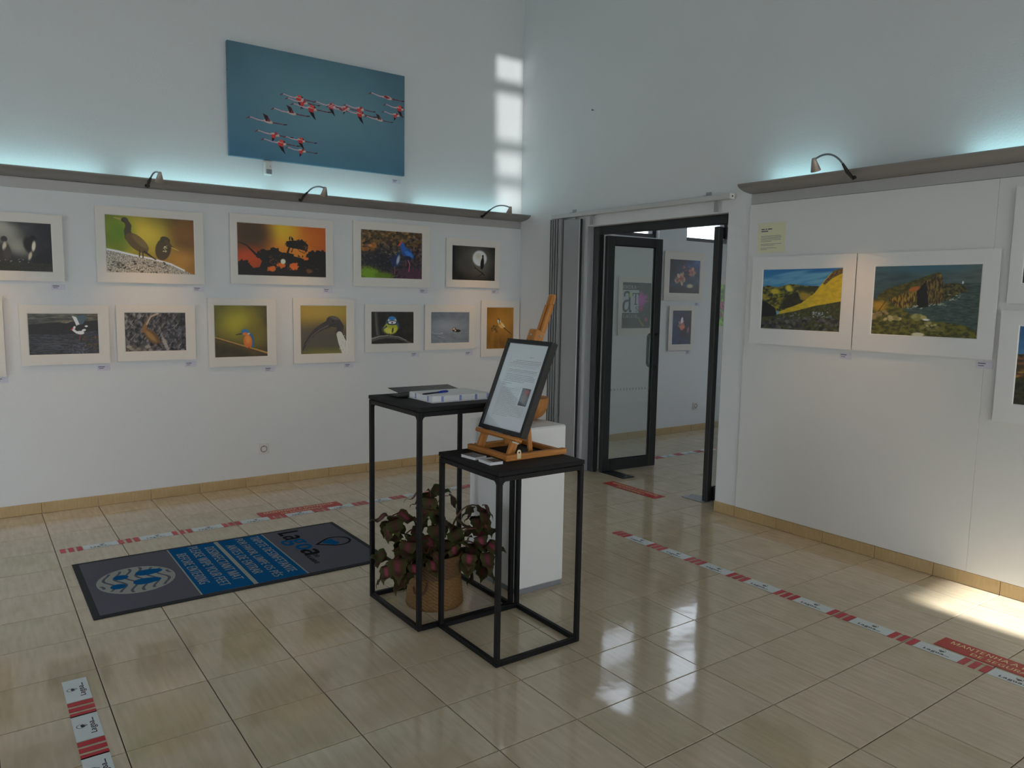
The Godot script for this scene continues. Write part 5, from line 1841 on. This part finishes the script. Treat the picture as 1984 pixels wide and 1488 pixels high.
func pic_puffin() -> ImageTexture:
	var p := Pic.new(220, 150, 21)
	p.back(Color("525b66"), Color("5a626c"), Color("666d74"), Color("626970"), 0.06, 3.0, 5.0)
	p.dab(0.6, 0.45, 0.6, 0.2, Color("757c84"), 0, 0.9)
	p.specks(0.02, 0.62, 1.4, 0.78, 60, 0.03, Color("868d93"), Color("5c646c"), 0.25)
	p.line(v2([0.05, 0.68, 0.30, 0.70, 0.46, 0.67]), 0.012, 0.012, Color("9aa0a4"))
	p.line(v2([0.25, 0.78, 0.50, 0.82]), 0.012, 0.006, Color("9aa0a4"))
	p.dab(0.97, 0.605, 0.155, 0.045, Color("17120f"), 3, 0.15)
	p.dab(0.875, 0.56, 0.065, 0.06, Color("1a1512"))
	p.dab(0.865, 0.545, 0.035, 0.035, Color("c8c0b4"))
	p.line(v2([0.80, 0.565, 0.84, 0.55]), 0.03, 0.045, Color("b06a30"))
	p.dab(0.92, 0.60, 0.03, 0.03, Color("b8a890"), 0, 0.4)
	return p.done()


func pic_reedling() -> ImageTexture:
	var p := Pic.new(150, 190, 22)
	p.back(Color("6e4a12"), Color("855c1c"), Color("734f16"), Color("5a3c10"), 0.12, 3.0, 2.0)
	p.dab(0.45, 0.35, 0.35, 0.30, Color("8f6420"), 0, 0.9)
	p.specks(0.14, 0.44, 0.34, 0.60, 34, 0.022, Color("3c2a10"), Color("9a7434"), 1.0)
	for k in 12:
		var a := p.r.randf_range(-PI, PI)
		p.line([Vector2(0.25, 0.52), Vector2(0.25 + 0.13 * cos(a), 0.52 + 0.10 * sin(a))], 0.012, 0.004, Color("4a3414"))
	p.line(v2([0.30, 0.60, 0.35, 0.75, 0.37, 1.0]), 0.01, 0.012, Color("7a5a24"))
	p.dab(0.43, 0.43, 0.10, 0.065, Color("c0935a"), 38, 0.12)
	p.dab(0.36, 0.33, 0.05, 0.05, Color("b8b4a6"))
	p.line(v2([0.33, 0.27, 0.38, 0.31]), 0.02, 0.03, Color("1c1812"))
	p.line(v2([0.36, 0.33, 0.39, 0.41]), 0.02, 0.012, Color("1c1812"))
	p.line(v2([0.50, 0.49, 0.74, 0.66]), 0.022, 0.014, Color("2c2014"))
	p.line(v2([0.44, 0.40, 0.52, 0.47]), 0.02, 0.03, Color("e0c090"))
	return p.done()


func bird_in_flight(p: Pic, x: float, y: float, s: float, wing: int) -> void:
	# a flamingo flying to the left: outstretched neck, wings up, down or spread, trailing legs
	var pink := Color("a98890")
	p.line([Vector2(x - 0.33 * s, y - 0.022 * s), Vector2(x - 0.28 * s, y - 0.034 * s), Vector2(x - 0.16 * s, y - 0.006 * s), Vector2(x - 0.05 * s, y)], 0.012 * s, 0.022 * s, pink)
	p.line([Vector2(x - 0.355 * s, y - 0.006 * s), Vector2(x - 0.315 * s, y - 0.03 * s)], 0.014 * s, 0.028 * s, Color("5a3a42"))
	p.line([Vector2(x + 0.08 * s, y + 0.006 * s), Vector2(x + 0.33 * s, y + 0.018 * s)], 0.024 * s, 0.013 * s, Color("54303a"))
	p.line([Vector2(x + 0.31 * s, y + 0.016 * s), Vector2(x + 0.36 * s, y + 0.008 * s)], 0.022 * s, 0.016 * s, Color("332028"))
	p.dab(x + 0.02 * s, y, 0.085 * s, 0.030 * s, Color("a79088"), 9, 0.2)
	var k := s * 0.72
	var red := Color("a02a2a")
	var dark := Color("140d12")
	if wing == 0:
		p.poly([Vector2(x - 0.03 * k, y), Vector2(x - 0.09 * k, y - 0.15 * k), Vector2(x - 0.11 * k, y - 0.18 * k), Vector2(x + 0.01 * k, y - 0.14 * k), Vector2(x + 0.09 * k, y)], Color("2c181e"))
		p.poly([Vector2(x - 0.01 * k, y), Vector2(x + 0.02 * k, y - 0.08 * k), Vector2(x + 0.09 * k, y)], Color("6a2a30"))
	elif wing == 1:
		p.poly([Vector2(x - 0.07 * k, y - 0.01 * k), Vector2(x + 0.07 * k, y), Vector2(x + 0.06 * k, y + 0.11 * k), Vector2(x - 0.05 * k, y + 0.09 * k)], red)
		p.poly([Vector2(x - 0.05 * k, y + 0.07 * k), Vector2(x + 0.06 * k, y + 0.09 * k), Vector2(x + 0.12 * k, y + 0.26 * k), Vector2(x + 0.02 * k, y + 0.17 * k)], dark)
		p.poly([Vector2(x - 0.03 * k, y - 0.03 * k), Vector2(x - 0.02 * k, y - 0.09 * k), Vector2(x + 0.08 * k, y - 0.07 * k), Vector2(x + 0.10 * k, y)], Color("b0403a"))
		p.poly([Vector2(x + 0.07 * k, y - 0.07 * k), Vector2(x + 0.13 * k, y - 0.03 * k), Vector2(x + 0.08 * k, y - 0.02 * k)], dark)
	elif wing == 2:
		p.poly([Vector2(x - 0.08 * k, y), Vector2(x + 0.05 * k, y), Vector2(x + 0.0, y + 0.12 * k), Vector2(x - 0.06 * k, y + 0.14 * k)], Color("a83434"))
		p.poly([Vector2(x - 0.06 * k, y + 0.09 * k), Vector2(x + 0.01 * k, y + 0.10 * k), Vector2(x - 0.06 * k, y + 0.20 * k)], dark)
		p.poly([Vector2(x, y), Vector2(x + 0.03 * k, y - 0.07 * k), Vector2(x + 0.09 * k, y - 0.05 * k), Vector2(x + 0.08 * k, y)], Color("8a2c34"))
	else:
		p.poly([Vector2(x - 0.09 * k, y - 0.01 * k), Vector2(x - 0.04 * k, y - 0.05 * k), Vector2(x + 0.10 * k, y + 0.0), Vector2(x + 0.0, y + 0.03 * k)], Color("7a2028"))


func pic_flamingos() -> ImageTexture:
	var p := Pic.new(620, 350, 23)
	p.back(Color("3d5765"), Color("38515f"), Color("34576f"), Color("35566a"), 0.06, 1.5, 1.5)
	p.dab(0.9, 0.48, 0.85, 0.42, Color("51717c"), 0, 0.95)
	for b in [
		[0.345, 0.655, 0.52, 0], [0.41, 0.765, 0.50, 2], [0.47, 0.835, 0.52, 1], [0.66, 0.785, 0.46, 1], [0.67, 0.88, 0.44, 2], [0.57, 0.545, 0.52, 0],
		[0.65, 0.40, 0.50, 1], [0.69, 0.43, 0.48, 2], [0.77, 0.475, 0.56, 1], [0.97, 0.42, 0.50, 1], [1.12, 0.415, 0.46, 2], [1.08, 0.44, 0.44, 3],
		[1.27, 0.40, 0.48, 2], [1.27, 0.45, 0.52, 1], [1.48, 0.475, 0.44, 0], [1.57, 0.245, 0.56, 3], [1.71, 0.33, 0.50, 1], [1.67, 0.40, 0.44, 2],
	]:
		bird_in_flight(p, b[0], b[1], b[2], b[3])
	return p.done()


func pic_valley() -> ImageTexture:
	var p := Pic.new(290, 200, 24)
	p.back(Color("1d5a86"), Color("1a4c7c"), Color("6f97a6"), Color("6f97a6"), 0.0)
	for k in 26:
		var a := Vector2(p.r.randf_range(-0.1, 1.2), p.r.randf_range(0.06, 0.27))
		p.dab(a.x, a.y, p.r.randf_range(0.08, 0.22), 0.022, Color("4f7f98"), -8, 0.95)
	p.poly(v2([0, 0.29, 0.10, 0.265, 0.20, 0.29, 0.32, 0.295, 0.52, 0.245, 0.60, 0.25, 0.80, 0.275, 1.12, 0.285, 1.12, 0.70, 0, 0.70]), Color("5c5a20"), 1.0, 8, 14, Color("26281a"))
	p.dab(0.25, 0.37, 0.09, 0.05, Color("9a8a26"), 0, 0.5)
	p.dab(0.52, 0.32, 0.08, 0.05, Color("a8962c"), 20, 0.5)
	p.dab(0.85, 0.33, 0.25, 0.035, Color("2e3018"), 4, 0.4)
	p.dab(0.82, 0.45, 0.13, 0.07, Color("7a6420"), 15, 0.6)
	p.specks(0.02, 0.42, 0.7, 0.66, 50, 0.05, Color("1e2012"), Color("8a7a22"), 0.4)
	p.poly(v2([0.40, 0.56, 0.52, 0.42, 0.68, 0.38, 0.74, 0.50, 0.80, 0.52, 0.60, 0.62, 0.38, 0.66]), Color("1c1c14"), 0.4, 10, 10, Color("2c2a18"))
	p.poly(v2([0.36, 0.70, 0.75, 0.56, 0.98, 0.40, 1.10, 0.25, 1.24, 0.09, 1.45, 0.0, 1.45, 0.54, 1.0, 0.62, 0.6, 0.72, 0.32, 0.78]), Color("a8941c"), 0.35, 6, 12, Color("8a7416"))
	p.poly(v2([1.12, 0.24, 1.30, 0.04, 1.45, 0.0, 1.45, 0.08, 1.28, 0.16, 1.16, 0.26]), Color("5c4820"), 0.8, 20, 20, Color("3a2e18"))
	p.poly(v2([0, 0.53, 0.10, 0.56, 0.26, 0.64, 0.30, 0.74, 0.28, 0.80, 0, 0.82]), Color("0d0c0e"))
	p.poly(v2([0.28, 0.76, 0.6, 0.70, 1.0, 0.60, 1.45, 0.52, 1.45, 1, 0, 1, 0, 0.80, 0.28, 0.78]), Color("262a16"), 0.7, 14, 14, Color("3a3c1c"))
	p.specks(0.02, 0.80, 1.45, 0.99, 110, 0.04, Color("15151a"), Color("4c4a44"))
	p.specks(0.3, 0.72, 1.3, 0.92, 40, 0.022, Color("54595c"), Color("2c2e2a"))
	p.specks(0.98, 0.69, 1.25, 0.79, 20, 0.018, Color("77858e"), Color("4a5254"))
	return p.done()


func pic_headland() -> ImageTexture:
	var p := Pic.new(330, 222, 25)
	p.back(Color("2c4048"), Color("45504c"), Color("20302c"), Color("22302e"), 0.14, 2.0, 8.0)
	p.dab(0.75, 0.04, 0.5, 0.06, Color("2e4e5a"), 0, 0.9)
	p.poly(v2([0.4, 0.27, 1.487, 0.25, 1.487, 1, 0.4, 1]), Color("26322e"), 0.7, 6, 30, Color("364440"))
	p.specks(0.9, 0.30, 1.48, 0.80, 110, 0.022, Color("46544e"), Color("1e2826"), 0.22)
	p.poly(v2([1.00, 0.26, 1.20, 0.255, 1.28, 0.30, 1.33, 0.36, 1.22, 0.40, 1.14, 0.44, 1.05, 0.50, 0.96, 0.50]), Color("4e4618"), 0.8, 16, 16, Color("1c1a10"))
	p.dab(1.255, 0.245, 0.012, 0.02, Color("cfcdb8"))
	p.poly(v2([0.06, 0.44, 0.20, 0.33, 0.45, 0.26, 0.70, 0.17, 0.92, 0.10, 0.965, 0.12, 0.985, 0.20, 1.0, 0.40, 0.98, 0.53, 0.80, 0.57, 0.40, 0.62, 0, 0.52, 0, 0.49, 0.06, 0.47]), Color("4a4414"), 0.6, 10, 14, Color("2c2a10"))
	p.poly(v2([0.70, 0.24, 0.80, 0.20, 0.965, 0.12, 0.99, 0.22, 1.0, 0.40, 0.98, 0.54, 0.72, 0.58, 0.62, 0.45]), Color("241c10"), 0.9, 26, 8, Color("6a5424"))
	p.poly(v2([0.64, 0.36, 0.76, 0.22, 0.82, 0.58, 0.66, 0.60]), Color("0f0c0a"))
	p.dab(0.60, 0.335, 0.085, 0.035, Color("8a4e1e"), -18, 0.3)
	p.poly(v2([0.20, 0.50, 0.44, 0.40, 0.64, 0.35, 0.62, 0.50, 0.55, 0.60, 0.42, 0.62]), Color("7a6420"), 1.0, 26, 9, Color("33260f"))
	p.poly(v2([0, 0.52, 0.22, 0.49, 0.40, 0.60, 0.46, 0.62, 0.62, 0.72, 0.80, 0.78, 1.10, 0.80, 1.30, 0.82, 1.487, 0.90, 1.487, 1, 0, 1]), Color("545016"), 0.9, 9, 14, Color("2e3010"))
	p.dab(0.10, 0.58, 0.12, 0.07, Color("8a6a1c"), 0, 0.7)
	p.line(v2([0.08, 0.68, 0.20, 0.50]), 0.012, 0.008, Color("2e260e"))
	p.specks(0.0, 0.66, 0.24, 0.78, 10, 0.05, Color("9a8a60"), Color("5c4c2c"))
	p.specks(0.26, 0.74, 0.44, 0.80, 8, 0.045, Color("9a9068"), Color("6a6238"))
	p.specks(0.62, 0.70, 0.80, 0.78, 8, 0.045, Color("8a8452"), Color("5c5a2c"))
	p.specks(0.74, 0.80, 1.1, 0.92, 22, 0.035, Color("9a8e62"), Color("4e4a1e"))
	p.specks(0.48, 0.56, 0.72, 0.62, 16, 0.018, Color("a8aa9a"), Color("3a4440"), 0.4)
	p.specks(0.80, 0.53, 1.06, 0.57, 16, 0.016, Color("9aa090"), Color("4a544c"), 0.4)
	p.specks(1.06, 0.38, 1.24, 0.50, 16, 0.016, Color("9aa090"), Color("4a544c"), 0.35)
	p.dab(0.70, 0.98, 0.09, 0.03, Color("a8a48c"), 0, 0.3)
	p.dab(0.80, 0.765, 0.05, 0.015, Color("b8bab0"), 0, 0.4)
	return p.done()


func pic_moor() -> ImageTexture:
	var p := Pic.new(200, 134, 26)
	p.back(Color("1c466e"), Color("245078"), Color("4c6a7c"), Color("4c6a7c"), 0.1, 3.0, 3.0)
	p.poly(v2([0, 0.36, 0.6, 0.30, 1.5, 0.36, 1.5, 1, 0, 1]), Color("5c3a1c"), 1.0, 6, 12, Color("2a2414"))
	p.poly(v2([0, 0.66, 0.7, 0.60, 1.5, 0.68, 1.5, 1, 0, 1]), Color("17140e"), 0.8, 8, 12, Color("2a2a14"))
	p.specks(0, 0.4, 1.5, 0.66, 30, 0.04, Color("7a5a20"), Color("3a3416"), 0.4)
	return p.done()


func pic_poster() -> ImageTexture:
	var p := Pic.new(240, 274, 27)
	p.back(Color("2a2828"), Color("33302f"), Color("282625"), Color("2e2b2a"), 0.15, 4.0, 4.0)
	p.poly(v2([0.0, 0.02, 0.50, 0.02, 0.50, 0.155, 0.0, 0.155]), Color("121212"))
	p.poly(v2([0.0, 0.165, 0.50, 0.165, 0.50, 0.665, 0.0, 0.665]), Color("8c9496"))
	p.words("ESCOLA", 0.01, 0.06, 0.40, 0.075, Color("b8bcbc"))
	p.words("DE", 0.43, 0.075, 0.05, 0.03, Color("9a9e9e"))
	p.words("a", 0.01, 0.19, 0.27, 0.46, Color("101012"))
	p.words("r", 0.33, 0.30, 0.07, 0.09, Color("7c8486"))
	p.words("T", 0.30, 0.23, 0.20, 0.26, Color("161618"))
	p.words("e", 0.30, 0.46, 0.07, 0.08, Color("7c8486"))
	p.words("S", 0.40, 0.52, 0.09, 0.12, Color("1c1c1e"))
	p.words("LAGOA", 0.03, 0.70, 0.44, 0.075, Color("8c9090"))
	p.dab(0.225, 0.27, 0.02, 0.06, Color("a8a01c"), 0, 0.4)
	for k in 60:
		var a := p.r.randf_range(-1.9, 1.9)
		var r := p.r.randf_range(0.14, 0.24)
		var c := Vector2(0.57, 0.36)
		p.line([c, c + Vector2(cos(a), sin(a) * 0.85) * r], 0.016, 0.006, Color("b048a4").lerp(Color("7a2a74"), p.r.randf()))
	p.dab(0.56, 0.36, 0.08, 0.14, Color("8f3a86"), 0, 0.4)
	p.dab(0.575, 0.57, 0.05, 0.07, Color("8a2e5c"), 0, 0.5, 0.2)
	p.dab(0.74, 0.82, 0.05, 0.05, Color("8f3060"), 0, 0.5, 0.2)
	p.line(v2([0.50, 0.76, 0.58, 0.88, 0.66, 0.94]), 0.03, 0.05, Color("6a6420"))
	return p.done()


func petals(p: Pic, x: float, y: float, r: float, col: Color, heart: Color, turn := 0.0) -> void:
	for k in 9:
		var a := TAU * k * 0.382 + turn
		var far := r * (0.62 if k < 5 else 0.40)
		p.dab(x + cos(a) * far, y + sin(a) * far * 0.9, r * p.r.randf_range(0.36, 0.50), r * p.r.randf_range(0.20, 0.32), col.lerp(heart, p.r.randf() * 0.35).darkened(p.r.randf() * 0.35), rad_to_deg(a), 0.4, 0.15)
	p.dab(x, y, r * 0.22, r * 0.20, heart, 0, 0.6)
	for k in 9:
		var a := p.r.randf() * TAU
		p.dab(x + cos(a) * r * 0.3, y + sin(a) * r * 0.3, 0.010, 0.010, heart.darkened(0.3), 0, 0.4)


func pic_blossom() -> ImageTexture:
	var p := Pic.new(230, 174, 28)
	p.back(Color("15131a"), Color("1c3a66"), Color("1a1c1c"), Color("141a20"), 0.3, 3.0, 3.0)
	p.dab(0.55, 0.80, 0.6, 0.2, Color("1b2a3a"), 0, 0.8)
	p.dab(0.6, 0.95, 0.8, 0.14, Color("17130f"), 0, 0.6)
	p.line(v2([0.58, 0.0, 0.60, 0.25, 0.62, 0.60]), 0.03, 0.03, Color("35181a"))
	p.line(v2([0.60, 0.25, 0.80, 0.38]), 0.02, 0.02, Color("45201c"))
	petals(p, 0.50, 0.55, 0.21, Color("a3987f"), Color("8a2c26"), 0.4)
	petals(p, 0.32, 0.62, 0.11, Color("8f866f"), Color("7a2a24"), 0.9)
	petals(p, 0.98, 0.36, 0.17, Color("9a7a6c"), Color("7a2c28"), 0.2)
	petals(p, 0.60, 0.22, 0.06, Color("b0555c"), Color("8a2a30"), 0.2)
	p.dab(0.90, 0.78, 0.14, 0.06, Color("8f8a72"), 0, 0.5)
	p.specks(0.6, 0.2, 1.1, 0.6, 20, 0.022, Color("b0604c"), Color("6a2620"))
	return p.done()


func pic_flower() -> ImageTexture:
	var p := Pic.new(140, 174, 29)
	p.back(Color("141c38"), Color("100e18"), Color("16284c"), Color("121c34"), 0.25, 3.0, 3.0)
	p.dab(0.65, 0.45, 0.3, 0.3, Color("110c12"), 0, 0.7)
	p.line(v2([0.30, 1.0, 0.42, 0.72, 0.55, 0.62]), 0.025, 0.02, Color("100c14"))
	petals(p, 0.38, 0.42, 0.16, Color("947278"), Color("8a4a34"), 0.5)
	p.dab(0.40, 0.28, 0.05, 0.09, Color("c0a8b0"), 10, 0.3)
	p.dab(0.42, 0.50, 0.09, 0.07, Color("a8603c"), 0, 0.5)
	p.dab(0.68, 0.58, 0.05, 0.10, Color("5c3444"), 15, 0.5)
	return p.done()


func pic_meadow() -> ImageTexture:
	var p := Pic.new(120, 100, 30)
	p.back(Color("4a6a12"), Color("54761a"), Color("5c8a14"), Color("3c5c10"), 0.5, 5.0, 5.0)
	for k in 14:
		petals(p, p.r.randf_range(0.02, 1.18), p.r.randf_range(0.25, 0.75), 0.07, Color("a84a5c"), Color("6a1c2c"), p.r.randf() * 3.0)
	petals(p, 0.06, 0.45, 0.10, Color("b0505c"), Color("7a2430"))
	petals(p, 0.05, 0.68, 0.09, Color("983c4c"), Color("6a1c2c"))
	return p.done()


func pic_cards0() -> ImageTexture:
	var p := Pic.new(96, 64, 31)
	p.back(Color("55565a"), Color("606164"), Color("4a4b50"), Color("58595c"), 0.3, 5.0, 5.0)
	p.specks(0.3, 0.2, 1.2, 0.8, 14, 0.06, Color("8a8a8c"), Color("2c2c30"))
	return p.done()


func pic_cards1() -> ImageTexture:
	var p := Pic.new(96, 64, 32)
	p.back(Color("8a8c90"), Color("94969a"), Color("8e9094"), Color("96989c"), 0.03)
	p.poly(v2([0.45, 0.05, 1.45, 0.05, 1.45, 0.70, 0.45, 0.70]), Color("17120f"), 0.6, 4, 4, Color("3c2c20"))
	return p.done()


func pic_cover() -> ImageTexture:
	var p := Pic.new(160, 64, 33)
	p.back(Color("1c1718"), Color("2c2422"), Color("151214"), Color("231d1c"), 0.6, 3.0, 5.0)
	p.specks(0.3, 0.2, 2.4, 0.8, 24, 0.08, Color("4a403c"), Color("17100e"), 0.4)
	return p.done()


func text_page() -> ImageTexture:
	var p := Pic.new(300, 400, 34)
	p.back(Color("aab0ba"), Color("aab0ba"), Color("aab0ba"), Color("aab0ba"))
	var lines := [[0.16, 0.46, 0.52], [0.205, 0.24, 0.68], [0.225, 0.18, 0.68], [0.243, 0.14, 0.66], [0.261, 0.14, 0.67], [0.279, 0.14, 0.62], [0.315, 0.15, 0.66], [0.333, 0.14, 0.66], [0.351, 0.14, 0.67], [0.372, 0.14, 0.63], [0.392, 0.14, 0.66], [0.410, 0.14, 0.66], [0.428, 0.14, 0.66], [0.448, 0.13, 0.50], [0.475, 0.13, 0.28], [0.495, 0.13, 0.20]]
	for l in lines:
		var x: float = l[1]
		while x < l[2]:
			var n := p.r.randf_range(0.012, 0.05)
			p.line([Vector2(x, l[0]), Vector2(minf(x + n, l[2]), l[0])], 0.004, 0.004, Color("5c6068"))
			x += n + 0.009
	for k in 19:
		var y := 0.53 + k * 0.0175
		var x := 0.13
		var end := 0.48 if y < 0.72 else 0.64
		if k == 18:
			end = 0.40
		while x < end:
			var n := p.r.randf_range(0.012, 0.05)
			p.line([Vector2(x, y), Vector2(minf(x + n, end), y)], 0.003, 0.003, Color("7c8088"))
			x += n + 0.009
	p.line(v2([0.12, 0.15, 0.12, 0.88]), 0.002, 0.002, Color("8a8e98"))
	p.poly(v2([0.51, 0.505, 0.66, 0.505, 0.66, 0.70, 0.51, 0.70]), Color("3a4450"), 0.5, 8, 8, Color("2a2c34"))
	p.dab(0.60, 0.55, 0.045, 0.035, Color("7a2c34"), 20, 0.5)
	p.dab(0.585, 0.62, 0.04, 0.05, Color("5c4c44"), 0, 0.5)
	return p.done()
